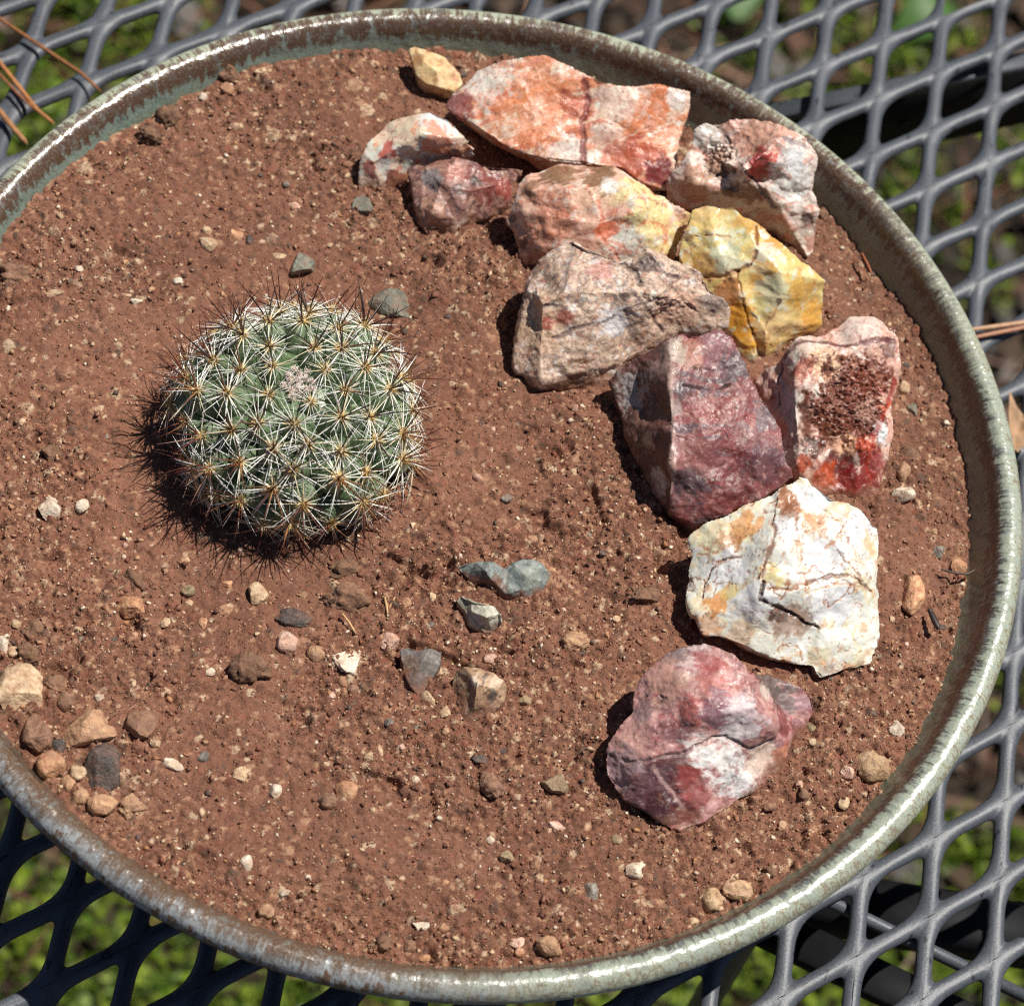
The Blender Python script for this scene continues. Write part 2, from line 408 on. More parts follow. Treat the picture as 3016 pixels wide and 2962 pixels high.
def build_table():
    root = empty('garden_table', (0, 0, TABLE))
    tag(root, 'grey expanded metal mesh garden table under the bowl', 'table')
    k = (CAM[2] - TABLE) / (CAM[2] + 0.035)
    O = CAM[:2] + (np.array([0.0826647112, 0.194480729]) - CAM[:2]) * k
    u = np.array([0.0158482555, 0.0149154890]) * k; v = np.array([0.00170307757, -0.0212009379]) * k
    hw = 0.00225; T = 0.0029
    # hole outline in one cell: rhombus inset by half a strand, wide fillets at the blunt corners
    cor = [np.zeros(2), u, u + v, v]                       # (i,j) blunt, +u acute, u+v blunt, v acute
    cen = (u + v) / 2
    ins = []
    for i in range(4):
        p, a, b = cor[i], cor[i - 1] - cor[i], cor[(i + 1) % 4] - cor[i]
        a /= np.linalg.norm(a); b /= np.linalg.norm(b); s = abs(a[0] * b[1] - a[1] * b[0])
        ins.append(p + (a + b) * hw / s)
    hole = []; outer = []
    for i in range(4):
        p, q0, q1 = ins[i], ins[i - 1], ins[(i + 1) % 4]
        c = 0.0070 if i % 2 == 0 else 0.0026
        a = p + (q0 - p) / np.linalg.norm(q0 - p) * c; b = p + (q1 - p) / np.linalg.norm(q1 - p) * c
        for t in np.linspace(0, 1, 7):
            hole.append((1 - t) ** 2 * a + 2 * t * (1 - t) * p + t * t * b)
    hole = np.array(hole)
    M = np.stack([u, v], 1); Mi = np.linalg.inv(M)
    for h in hole:                                          # radial partner on the cell boundary
        q = Mi @ (h - cen); outer.append(cen + (h - cen) * 0.5 / max(abs(q[0]), abs(q[1])))
    outer = np.array(outer); nh = len(hole)
    rings = [(0.0, 0.0), (0.28, -0.004), (0.58, -0.08), (0.82, -0.24), (0.96, -0.46), (1.0, -0.64), (0.9, -0.9), (0.5, -1.0), (0.0, -1.0)]
    cell = []
    for s, z in rings:
        xy = outer + (hole - outer) * s; cell.append(np.column_stack([xy, np.full(nh, z * T)]))
    cell = np.concatenate(cell)
    fc = [(a * nh + i, a * nh + (i + 1) % nh, (a + 1) * nh + (i + 1) % nh, (a + 1) * nh + i) for a in range(len(rings) - 1) for i in range(nh)]
    fc = np.array(fc)[:, ::-1]
    Vs = []; Fs = []; n = 0
    for i in range(-26, 12):
        for j in range(-14, 30):
            c = O + i * u + j * v + cen
            if abs(c[0]) > 0.23 or abs(c[1] + 0.0) > 0.24: continue
            if math.hypot(*c) < 0.10: continue             # wholly under the bowl's foot
            Vs.append(cell + np.array([*(O + i * u + j * v), 0])); Fs.append(fc + n); n += len(cell)
    V = np.concatenate(Vs)
    V[:, 2] += 0.00035 * fbm(V, 0.006, 2, 9)
    obj('mesh_top', mesh('mesh_top', V, np.concatenate(Fs), M_METAL), root)
    dz = np.array([0, 0, TABLE])
    dark = mat_plain('shaded_black_iron', (26, 27, 30), 0.6, (18, 19, 21), 200, 0.0)
    # round brace just below the mesh at the lower right, with a flat bar below it
    zr = TABLE - T - 0.0022
    a = at(2200, 2535, zr); b = at(3250, 3045, zr)
    V, F = tube([a, (a + b) / 2, b], 0.0017, 14); obj('brace_rod', mesh('brace_rod', V - dz, F, M_METAL), root)
    zb = TABLE - 0.03
    a = at(2150, 2665, zb); b = at(3300, 3225, zb); V, F = bar(a, b, 0.011, 0.004); obj('flat_bar', mesh('flat_bar', V - dz, F, dark), root)
    zb = TABLE - 0.055
    a = at(2250, 2600, zb); b = at(3400, 2790, zb); V, F = bar(a, b, 0.016, 0.012); obj('cross_beam', mesh('cross_beam', V - dz, F, dark), root)
    # frame rail at the upper right: grey sunlit top edge, shade of the upright web painted black
    zr = TABLE - T - 0.0035
    a = at(2180, 345, zr); b = at(3400, 95, zr); V, F = bar(a, b, 0.0058, 0.003); obj('rail_flange', mesh('rail_flange', V - dz, F, M_METAL), root)
    a2 = a - np.array([0, 0, 0.0032]); b2 = b - np.array([0, 0, 0.0032])
    V, F = bar(a2, b2, 0.002, 0.03); obj('frame_rail', mesh('frame_rail', V - dz, F, dark), root)
    # a leg below the near rim
    t = at(2200, 2740, TABLE - 0.05)
    V, F = tube([t + np.array([0, 0, 0.03]), (t[0], t[1], GROUND + 0.3), (t[0], t[1], GROUND - 0.02)], 0.0042, 16); obj('leg', mesh('leg', V - dz, F, M_METAL), root)
    return O, u, v

build_table()

# ================================================================== the bowl
def build_bowl():
    prof = [(0.0, -0.0445, 0.0), (0.078, -0.0445, 0.03), (0.0785, TABLE + 0.0002, 0.06), (0.0835, TABLE + 0.0002, 0.08), (0.0845, -0.0445, 0.11),
            (0.104, -0.0385, 0.16), (0.120, -0.0275, 0.22), (0.1300, -0.0175, 0.29), (0.1352, -0.0105, 0.34), (0.1378, -0.0068, 0.385),
            (0.1392, -0.0040, 0.42), (0.1396, -0.0016, 0.45), (0.1388, 0.0006, 0.475), (0.1372, 0.0019, 0.5), (0.1352, 0.0021, 0.525),
            (0.1335, 0.0012, 0.555), (0.1324, -0.0006, 0.59), (0.1316, -0.0030, 0.63), (0.1305, -0.0058, 0.68), (0.1288, -0.0095, 0.74),
            (0.125, -0.0145, 0.8), (0.115, -0.0245, 0.86), (0.09, -0.036, 0.92), (0.05, -0.0395, 0.96), (0.0, -0.040, 1.0)]
    # refine the profile
    P = np.array(prof); Q = []
    for i in range(len(P) - 1):
        n = 3 if 5 < i < 20 else 1
        for k in range(n):
            t = k / n
            if n > 1:
                p0, p1, p2, p3 = P[i - 1], P[i], P[i + 1], P[min(i + 2, len(P) - 1)]
                Q.append(0.5 * (2 * p1 + (p2 - p0) * t + (2 * p0 - 5 * p1 + 4 * p2 - p3) * t * t + (3 * p1 - p0 - 3 * p2 + p3) * t ** 3))
            else: Q.append(P[i])
    Q.append(P[-1]); Q = np.array(Q); S = 288; n = len(Q)
    ang = np.arange(S) * 2 * math.pi / S
    R_ = np.repeat(Q[:, 0:1], S, 1); Z = np.repeat(Q[:, 1:2], S, 1)
    wob = 0.0006 * np.sin(2 * ang + 0.7) + 0.0003 * np.sin(5 * ang + 2)
    R_ = R_ * (1 + wob[None] * 2); Z = Z + np.where(Q[:, 1:2] > -0.03, wob[None] * 0.6, 0)
    V = np.stack([R_ * np.cos(ang), R_ * np.sin(ang), Z], -1).reshape(-1, 3)
    F = []
    i = np.arange(n * S).reshape(n, S)
    F = np.stack([i[:-1], np.roll(i[:-1], -1, 1), np.roll(i[1:], -1, 1), i[1:]], -1).reshape(-1, 4)
    me = mesh('bowl', V, F, M_GLAZE)
    a = me.attributes.new('prof', 'FLOAT', 'POINT'); a.data.foreach_set('value', np.repeat(Q[:, 2], S).astype(np.float32))
    tag(obj('ceramic_bowl', me), 'round shallow bowl with mottled green and brown glazed rim holding the soil', 'bowl')
build_bowl()

# ================================================================== the soil
def worley(x, y, size, seed):
    gx, gy = np.floor(x / size).astype(np.int64), np.floor(y / size).astype(np.int64)
    best = np.full(x.shape, 9.0); rid = np.zeros(x.shape)
    for dx in (-1, 0, 1):
        for dy in (-1, 0, 1):
            ix, iy = gx + dx, gy + dy; z = np.zeros_like(ix)
            fx = (ix + 0.5 + 0.48 * hsh(ix, iy, z, seed)) * size; fy = (iy + 0.5 + 0.48 * hsh(ix, iy, z + 1, seed)) * size
            d = np.hypot(x - fx, y - fy) / size; u_ = d < best; best[u_] = d[u_]; rid[u_] = hsh(ix, iy, z + 2, seed)[u_]
    return best, rid * 0.5 + 0.5

def soil_h(x, y, full=False):
    P = np.stack([x, y, np.zeros_like(x)], 1)
    r = np.hypot(x, y)
    h = 0.0016 * fbm(P, 0.045, 3, 21) + 0.0008 * fbm(P, 0.015, 3, 23)
    rough = sstep(-0.3, 0.5, fbm(P, 0.035, 4, 77) - (y + 0.02) * 3.5)          # crumbly on the near side, smoother behind
    rough = np.clip(0.22 + 0.85 * rough + sstep(0.112, 0.128, r) * 0.5, 0, 1.2)
    h += (0.00028 + 0.0007 * rough) * np.maximum(fbm(P, 0.0052, 4, 5), -0.25)
    h += (0.00016 + 0.0004 * rough) * fbm(P, 0.0017, 3, 55)
    pits = sstep(0.5, 0.85, fbm(P, 0.011, 3, 99)) * rough * (1 - sstep(0.112, 0.122, r))
    h -= 0.0022 * pits
    h += 0.0006 * sstep(0.116, 0.1295, r) * fbm(P, 0.02, 2, 3) - 0.0030 * sstep(0.108, 0.1300, r) * sstep(-0.075, 0.0, x)
    lump = np.zeros_like(x); cr_ = []
    wx = x + 0.00035 * fbm(P, 0.0012, 2, 201); wy = y + 0.00035 * fbm(P, 0.0012, 2, 202)
    for size, a, sd_, pr_ in ((0.0034, 0.9, 301, 0.30), (0.0019, 0.8, 302, 0.62), (0.0011, 0.62, 303, 0.75)):
        d, rid = worley(wx, wy, size, sd_)
        on = (rid < pr_ * (0.35 + 0.75 * np.clip(rough, 0, 1))).astype(float); rad = 0.34 + 0.3 * ((rid * 37.7) % 1.0)
        dome = np.sqrt(np.clip(1 - (d / rad) ** 2, 0, 1)) * on
        lump = np.maximum(lump, dome * size * 0.34 * a * (0.55 + 0.6 * np.clip(rough, 0, 1))); cr_.append((dome, rid))
    h += lump
    if full: return SOIL + h, rough, cr_
    return SOIL + h, rough

def build_soil():
    R_ = 0.1312; n = 800; xs = np.linspace(-R_, R_, n)
    X, Y = np.meshgrid(xs, xs); x, y = X.ravel(), Y.ravel()
    h, rough, crumbs = soil_h(x, y, True)
    V = np.stack([x, y, h], 1); r = np.hypot(x, y)
    pal = np.array([lin(c) for c in [(127, 87, 68), (110, 74, 57), (146, 103, 82), (92, 61, 48), (130, 79, 61), (182, 142, 112), (216, 190, 158), (88, 75, 66)]])
    C = np.tile(np.array(lin((130, 89, 70))), (len(x), 1)) * (1 + 0.22 * fbm(V, 0.04, 4, 400) + 0.16 * fbm(V, 0.0022, 3, 401))[:, None]
    for dome, rid in crumbs:
        q = (rid * 91.7) % 1.0; k = np.searchsorted(np.array([.22, .42, .62, .72, .82, .92, .965, 1.01]), q)
        m_ = (dome > 0.25)[:, None]; C = np.where(m_, C * 0.3 + 0.7 * pal[k] * (0.9 + 0.2 * ((rid * 53.3) % 1.0))[:, None], C)
    i = np.arange(n * n).reshape(n, n)
    F = np.stack([i[:-1, :-1].ravel(), i[:-1, 1:].ravel(), i[1:, 1:].ravel(), i[1:, :-1].ravel()], 1)
    F = F[(r[F] < R_).all(1)]
    use = np.zeros(n * n, bool); use[F.ravel()] = True
    idx = np.cumsum(use) - 1
    tag(obj('soil', mesh('soil', V[use], idx[F], M_SOIL, cols=C[use])), 'reddish brown gritty soil filling the bowl', 'soil', kind='structure')
    # loose grains too small and too many to count
    N = 62000
    a = rng.uniform(0, 2 * math.pi, N * 2); q = 0.1295 * np.sqrt(rng.uniform(0, 1, N * 2)); x, y = q * np.cos(a), q * np.sin(a)
    hh, ro = soil_h(x, y); keep = rng.uniform(0, 1, N * 2) < 0.3 + 0.5 * np.clip(ro, 0, 1) ** 1.5
    x, y, hh, ro = x[keep][:N], y[keep][:N], hh[keep][:N], ro[keep][:N]; N = len(x)
    s = 0.00015 * (rng.pareto(2.7, N) + 1); s = np.clip(s, 0.00015, 0.00075)
    IV = np.array([(1, 0, 0), (-1, 0, 0), (0, 1, 0), (0, -1, 0), (0, 0, 1), (0, 0, -1)]) * 1.1
    IF = np.array([(0, 2, 4), (2, 1, 4), (1, 3, 4), (3, 0, 4), (2, 0, 5), (1, 2, 5), (3, 1, 5), (0, 3, 5)])
    V = IV[None] * rng.uniform(0.6, 1.3, (N, 6, 1)) + rng.normal(0, 0.28, (N, 6, 3))
    ra = rng.uniform(0, 6.28, N); V[..., :2] = np.stack([V[..., 0] * np.cos(ra)[:, None] - V[..., 1] * np.sin(ra)[:, None], V[..., 0] * np.sin(ra)[:, None] + V[..., 1] * np.cos(ra)[:, None]], -1)
    V *= rng.uniform(0.6, 1.3, (N, 1, 3))
    V *= s[:, None, None]; V += np.stack([x, y, hh + s * 0.15], 1)[:, None]
    F = (IF[None] + 6 * np.arange(N)[:, None, None]).reshape(-1, 3)
    pal = np.array([lin(c) for c in [(132, 91, 71), (114, 77, 60), (150, 107, 85), (94, 63, 50), (132, 81, 63), (186, 146, 116), (214, 184, 150), (230, 214, 190), (92, 80, 72), (178, 130, 92)]])
    ch = rng.choice(len(pal), N, p=[.19, .15, .16, .07, .09, .12, .10, .05, .03, .04])
    C = pal[ch] * rng.uniform(0.85, 1.15, N)[:, None]
    tag(obj('soil_crumbs', mesh('soil_crumbs', V.reshape(-1, 3), F, M_GRAIN, smooth=False, cols=np.repeat(C, 6, 0))),
        'fine crumbs and grit lying over the red soil', 'grit', kind='stuff')
build_soil()

# ================================================================== the rocks
class Crop:
    """a patch of the photograph: local coordinates -> photograph pixels"""
    def __init__(s, ox, oy, k): s.ox, s.oy, s.k = ox, oy, k
    def __call__(s, x, y): return s.ox + x / s.k, s.oy + y / s.k
FULL = Crop(0, 0, 1939 / 3016); CA = Crop(1000, 100, 2.38); CB = Crop(1400, 400, 1.731); CC = Crop(1700, 900, 1.904)
CD = Crop(1700, 1700, 1.939); CE = Crop(2016, 0, 1.904); CF = Crop(900, 1500, 2.38)

def project(P):
    d = P - CAM; z = d @ FW
    return np.stack([PW / 2 + FPX * (d @ RT) / z, PH / 2 + PSHIFT - FPX * (d @ UP) / z], 1)

def closed_solid(cr, outline, inner, ridges, under):
    """heights in mm above the soil at points of the visible face; closed below by a skirt that runs into the soil"""
    pts = []; edges = []
    n = len(outline)
    for x, y, z in outline: pts.append((*cr(x, y), z))
    edges += [(i, (i + 1) % n) for i in range(n)]
    for x, y, z in inner: pts.append((*cr(x, y), z))
    for rd in ridges:
        prev = None
        for x, y, z in rd:
            q = (*cr(x, y), z); j = None
            for i, p in enumerate(pts):
                if abs(p[0] - q[0]) + abs(p[1] - q[1]) < 2.0: j = i
            if j is None: pts.append(q); j = len(pts) - 1
            if prev is not None: edges.append((prev, j))
            prev = j
    v2, e2, f2, ov, oe, of = delaunay_2d_cdt([Vector((p[0], p[1])) for p in pts], edges, [], 1, 1e-4)
    P3 = []
    for k, v in enumerate(v2):
        if ov[k]: z = pts[ov[k][0]][2]
        else:
            d = [((p[0] - v.x) ** 2 + (p[1] - v.y) ** 2 + 1e-6, p[2]) for p in pts]; d.sort(); d = d[:2]
            z = sum(b / a for a, b in d) / sum(1 / a for a, b in d)
        P3.append(at(v.x, v.y, SOIL + z * 0.001))
    P3 = np.array(P3)
    back = {}
    for k, o in enumerate(ov):
        for i in o: back[i] = k
    loop = [back[i] for i in range(n)]
    cen = P3[loop].mean(0); V = list(P3); F = [tuple(reversed(f)) for f in f2]
    b0 = len(V)
    for i in loop:
        p = P3[i].copy(); h = max(p[2] - SOIL, 0.0)
        p[:2] += (cen[:2] - p[:2]) * (under * min(1.0, 0.35 + h / 0.012)); p[2] = SOIL - 0.004; V.append(p)
    for k in range(n):
        a, b = loop[k], loop[(k + 1) % n]
        F.append((a, b, b0 + (k + 1) % n, b0 + k))
    F.append(tuple(b0 + k for k in range(n))[::-1])
    return np.array(V), F

def remesh(V, F, vox):
    me = mesh('tmp', V, F, None, smooth=False)
    import bmesh
    bm = bmesh.new(); bm.from_mesh(me); bmesh.ops.triangulate(bm, faces=bm.faces[:]); bmesh.ops.recalc_face_normals(bm, faces=bm.faces[:]); bm.to_mesh(me); bm.free()
    o = bpy.data.objects.new('tmp', me); COL.objects.link(o)
    md = o.modifiers.new('r', 'REMESH'); md.mode = 'VOXEL'; md.voxel_size = vox; md.adaptivity = 0.0
    dg = bpy.context.evaluated_depsgraph_get(); dg.update()
    r = bpy.data.meshes.new_from_object(o.evaluated_get(dg))
    bpy.data.objects.remove(o); bpy.data.meshes.remove(me)
    return r

def vnormals(me):
    n = np.zeros(len(me.vertices) * 3); me.vertices.foreach_get('normal', n); return n.reshape(-1, 3)

def getco(me):
    c = np.zeros(len(me.vertices) * 3); me.vertices.foreach_get('co', c); return c.reshape(-1, 3)

def segdist(P, A, B):
    d = B - A; t = np.clip(((P - A) @ d) / max(d @ d, 1e-12), 0, 1)
    return np.linalg.norm(P - (A + t[:, None] * d), axis=1)

def nearest(W, S_):
    out = np.zeros(len(W), int); s2 = (S_ ** 2).sum(1)
    for a in range(0, len(W), 8000):
        out[a:a + 8000] = np.argmin(s2[None] - 2 * (W[a:a + 8000] @ S_.T), 1)
    return out

def stone(name, cr, outline, base, ops, label, cat='rock', group=None, inner=(), ridges=(), under=0.18, amp=1.0, chip=1.0, mat=None, vox=0.00034, seed=1, zs=1.0, sat=1.05, veins=((6.0, 0.06, (124, 64, 44), 0.6), (2.6, 0.07, (104, 72, 66), 0.45), (1.3, 0.06, (70, 50, 48), 0.3))):
    zz = lambda L: [(x, y, z * zs) for x, y, z in L]
    V, F = closed_solid(cr, zz(outline), zz(inner), [zz(q) for q in ridges], under)
    org = V[:, :].mean(0); org[2] = SOIL
    me = remesh(V, F, vox)
    P = getco(me); N = vnormals(me)
    S = 12000.0                                       # photograph pixels per metre here
    r = np.random.default_rng(seed)
    px = project(P); dep = (P - CAM) @ FW
    def hit(x, y):
        q = cr(x, y); d = np.hypot(px[:, 0] - q[0], px[:, 1] - q[1])
        k = np.where(d < max(d.min() + 4.0, 6.0))[0]; return P[k[np.argmin(dep[k])]]
    # broken faces: folded waves along random directions meet in creases, like fracture planes
    W = P + 0.0014 * np.stack([fbm(P, 0.009, 3, seed + s) for s in (1, 2, 3)], 1)
    disp = np.zeros(len(P))
    for lam, a, cnt in ((0.014, 0.085, 4), (0.0058, 0.04, 4), (0.0026, 0.03, 3)):
        for q in range(cnt):
            d = r.normal(size=3); d /= np.linalg.norm(d)
            t = W @ d / (lam * r.uniform(0.75, 1.35)) + r.uniform(0, 9); msk = sstep(-0.3, 0.4, fbm(P, 0.012, 2, seed + 70 + q))
            disp += chip * a * lam * (np.abs((t % 1.0) * 2 - 1) - 0.5) * (0.35 + 0.65 * msk)
    disp += amp * (0.00026 * fbm(P, 0.006, 4, seed + 5) + 0.00014 * fbm(P, 0.0021, 3, seed + 9) + 0.00005 * fbm(P, 0.0008, 2, seed + 15))
    C = np.tile(np.array(lin(base)), (len(P), 1))
    bd = r.normal(size=3); bd /= np.linalg.norm(bd); PB = P - np.outer(P @ bd, bd) * 0.72      # minerals drawn out along one direction
    wn = [fbm(PB, 0.0036, 5, seed + 31, 0.62), fbm(PB, 0.0013, 4, seed + 41, 0.68)]
    for op in ops:
        if op[0] == 'B':                              # soft-edged stain
            _, x, y, rad, col, s = op; q = hit(x, y); R_ = 1.35 * rad / cr.k / S
            d = np.linalg.norm((P - q), axis=1) / R_ + 0.42 * wn[0] + 0.36 * wn[1]
            wgt = s * (1 - sstep(0.62, 0.9, d))
        elif op[0] == 'V':                            # vein or crack: colour, half width, groove depth in mm
            _, pl, wd, col, s, dp = op; Q = [hit(x, y) for x, y in pl]
            Wp = P + 0.0005 * np.stack([fbm(P, 0.0025, 3, seed + q) for q in (51, 52, 53)], 1)
            d = np.min([segdist(Wp, Q[i], Q[i + 1]) for i in range(len(Q) - 1)], 0) / (1.7 * wd / cr.k / S)
            g = 1 - sstep(0.4, 1.0, d + 0.25 * wn[1]); wgt = s * g
            disp -= dp * 0.0006 * (1 - sstep(0.1, 0.8, d))
        elif op[0] == 'N':                            # noise patches: size mm, threshold, colour, strength
            _, size, th, col, s, sdn = op
            wgt = s * sstep(th, th + 0.22, fbm(P, size * 0.001, 4, seed + 100 + sdn))
        elif op[0] == 'Y':                            # streaks along a direction (two points), across size mm
            _, a, b, size, th, col, s, sdn = op; A, B_ = hit(*a), hit(*b); d = B_ - A; d /= np.linalg.norm(d)
            Q = P - np.outer(P @ d, d) * 0.86; wgt = s * sstep(th, th + 0.25, fbm(Q, size * 0.001, 4, seed + 150 + sdn))
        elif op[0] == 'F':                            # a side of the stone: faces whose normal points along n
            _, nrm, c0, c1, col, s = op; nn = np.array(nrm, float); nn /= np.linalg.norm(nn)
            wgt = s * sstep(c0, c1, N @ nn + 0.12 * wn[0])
        elif op[0] == 'D':                            # crystals: bumpy patch
            _, x, y, rad, hgt = op; q = hit(x, y); R_ = rad / cr.k / S
            d = np.linalg.norm(P - q, axis=1) / R_; g = 1 - sstep(0.6, 1.0, d + 0.2 * wn[0])
            disp += g * hgt * 0.001 * (np.abs(fbm(P, 0.0013, 2, seed + 61)) * 1.4 - 0.4 + 0.7 * fbm(P, 0.0007, 2, seed + 62)); continue
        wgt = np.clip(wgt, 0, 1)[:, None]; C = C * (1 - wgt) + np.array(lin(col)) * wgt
    for q, (size, wd, col, s_) in enumerate(veins):            # natural hairline veins: zero lines of a warped noise
        f_ = np.abs(fbm(P + 0.0007 * wn[0][:, None], size * 0.001, 3, seed + 300 + q * 7, 0.45)); g = 1 - sstep(0.25 * wd, wd, f_)
        g = g * sstep(-0.35, 0.25, fbm(P, 0.008, 2, seed + 330 + q)); disp -= 0.00016 * g * s_
        C = C * (1 - s_ * g[:, None]) + np.array(lin(col)) * (s_ * g)[:, None]
    C = C * (1 + 0.10 * wn[1][:, None] + 0.08 * wn[0][:, None])
    g_ = C @ np.array([0.3, 0.55, 0.15]); C = g_[:, None] + (C - g_[:, None]) * sat
    C = np.clip(C, 0.006, 0.68)
    hb = P[:, 2] - soil_h(P[:, 0], P[:, 1])[0]                   # splashed earth clinging to the foot
    dirt = np.clip((1 - sstep(0.0004, 0.0030, hb + 0.0012 * wn[0] + 0.0008 * wn[1])) * 0.85, 0, 1)[:, None]
    C = C * (1 - dirt) + np.array(lin((128, 86, 66))) * dirt
    P2 = P + N * disp[:, None] - org
    me.vertices.foreach_set('co', P2.astype(np.float32).ravel()); me.update()
    me.polygons.foreach_set('use_smooth', np.ones(len(me.polygons), bool))
    try: me.set_sharp_from_angle(angle=math.radians(38))
    except Exception: pass
    setcols(me, np.clip(C, 0.004, 0.95)); me.materials.clear(); me.materials.append(mat)
    me.name = name
    o = obj(name, me, loc=org); tag(o, label, cat, group); return o

R_DRY, R_WET, R_GLASS = mat_rock('quartz_rock', 0.40, 0.0, 0.6, 0.0, 0.8), mat_rock('wet_rock', 0.42, 0.0, 0.8, 0.0, 0.8), mat_rock('smooth_quartz', 0.30, 0.0, 0.3, 0.0, 0.5)
R_GRAN = mat_rock('grainy_rock', 0.5, 0.0, 1.2, 0.0, 1.3); R_STONE = mat_rock('dull_stone', 0.6, 0.0, 0.7)
RG = 'rocks set in an arc round the cactus'
WHT, PINK, ORG, RED, DRED, BRN, BLK, YEL = (232, 220, 208), (222, 176, 156), (204, 112, 62), (168, 66, 50), (104, 36, 38), (92, 62, 46), (40, 34, 34), (222, 172, 66)

stone('quartz_rock', FULL, [(843, 203, 8), (858, 178, 10), (882, 158, 12), (902, 133, 14), (950, 113, 17), (1030, 104, 19), (1075, 122, 19), (1130, 150, 18), (1170, 162, 18), (1255, 164, 18), (1308, 172, 17), (1308, 205, 15), (1296, 245, 12), (1282, 300, 9), (1262, 362, 5), (1215, 345, 6), (1180, 318, 8), (1108, 312, 9), (1040, 305, 10), (960, 277, 10.5), (900, 244, 10), (862, 217, 9)],
      (224, 184, 160), [('Y', (900, 200), (1080, 140), 3.2, 0.05, (208, 122, 72), 0.8, 1), ('Y', (900, 200), (1080, 140), 1.6, 0.25, (190, 88, 48), 0.7, 2), ('N', 3.0, 0.35, WHT, 0.7, 3),
       ('B', 930, 150, 55, (228, 206, 194), 0.8), ('B', 1020, 190, 90, (208, 122, 70), 0.7), ('B', 1085, 285, 40, (226, 206, 196), 0.8), ('B', 870, 195, 26, (140, 62, 60), 0.85), ('B', 1095, 200, 30, (176, 82, 52), 0.7),
       ('B', 1230, 215, 55, (204, 110, 54), 0.75), ('B', 1180, 190, 45, (220, 190, 174), 0.7), ('B', 1285, 190, 22, (226, 208, 198), 0.9), ('B', 1215, 300, 45, (178, 70, 40), 0.8), ('B', 1240, 335, 28, (112, 28, 34), 0.9), ('B', 1150, 260, 30, (226, 192, 176), 0.7), ('B', 1170, 300, 30, (188, 96, 66), 0.7), ('N', 1.0, 0.62, (116, 70, 58), 0.6, 8),
       ('V', [(1110, 155), (1118, 195), (1105, 230), (1108, 262), (1107, 308)], 6, (120, 52, 46), 0.85, 0.7)],
      'largest pink and orange quartz slab, farthest back against the rim', group=RG, under=0.42, amp=0.8, chip=0.7, mat=R_DRY, sat=0.95, seed=3,
      inner=[(1000, 180, 15.5), (1105, 230, 12.5), (1200, 235, 14), (1060, 150, 18), (1160, 200, 15.5)], ridges=[[(1130, 150, 18), (1118, 195, 14.5), (1105, 230, 12.5), (1107, 262, 11.0), (1108, 312, 9)]])

stone('quartz_rock', CA, [(128, 905, 5), (160, 830, 7), (230, 740, 8), (330, 622, 9), (480, 587, 11), (600, 552, 13), (640, 542, 14), (760, 592, 14), (822, 642, 14), (880, 722, 13), (940, 800, 10), (956, 850, 8), (900, 890, 6), (700, 920, 5), (520, 960, 3), (480, 1015, 1), (390, 1070, 0), (300, 1125, -1), (150, 1130, -1), (134, 1050, 1)],
      (226, 190, 168), [('N', 3.5, 0.2, WHT, 0.8, 1), ('N', 2.2, 0.3, (206, 120, 78), 0.7, 2), ('B', 700, 620, 130, (234, 226, 220), 0.95), ('B', 420, 640, 110, (228, 196, 170), 0.8), ('B', 330, 850, 80, (176, 72, 62), 0.85), ('B', 660, 780, 120, (204, 112, 60), 0.7), ('B', 200, 960, 70, (168, 84, 78), 0.8), ('B', 320, 930, 70, (232, 214, 206), 0.85), ('B', 400, 1040, 90, (120, 56, 40), 0.85), ('B', 850, 830, 70, (190, 130, 96), 0.7), ('N', 0.9, 0.65, (90, 50, 44), 0.7, 4)],
      'small white and orange quartz rock at the left end of the arc', group=RG, under=0.25, amp=0.7, chip=0.6, mat=R_GLASS, seed=5,
      inner=[(350, 830, 10), (560, 700, 14), (760, 730, 14), (240, 900, 8)])

stone('wet_rock', CA, [(480, 945, 6), (560, 897, 8), (700, 872, 9), (860, 882, 10), (1000, 902, 10), (1200, 927, 9), (1300, 948, 7), (1268, 1000, 6), (1230, 1090, 5), (1200, 1160, 4), (1080, 1250, 2), (960, 1310, 1), (900, 1360, 0), (800, 1440, -0.5), (650, 1476, -0.5), (590, 1370, 2), (540, 1200, 4), (508, 1060, 5)],
      (150, 96, 80), [('N', 2.4, 0.1, (184, 132, 108), 0.8, 1), ('N', 1.6, 0.35, (96, 70, 70), 0.75, 2), ('B', 640, 1010, 80, (128, 122, 124), 0.85), ('B', 820, 960, 90, (196, 116, 92), 0.8), ('B', 1060, 1040, 150, (132, 48, 34), 0.9), ('B', 1170, 1080, 80, (160, 52, 30), 0.8), ('B', 620, 1250, 110, (190, 132, 98), 0.75), ('B', 850, 1370, 90, (196, 172, 150), 0.85), ('B', 970, 1020, 40, (46, 34, 34), 0.8), ('N', 0.8, 0.55, (64, 40, 38), 0.7, 5)],
      'small wet reddish brown rock below the small white and orange one', group=RG, under=0.28, amp=1.3, chip=1.2, mat=R_WET, sat=0.72, seed=8,
      inner=[(700, 1050, 10), (920, 1100, 10), (1100, 1060, 9), (800, 1300, 5), (650, 1250, 7)])

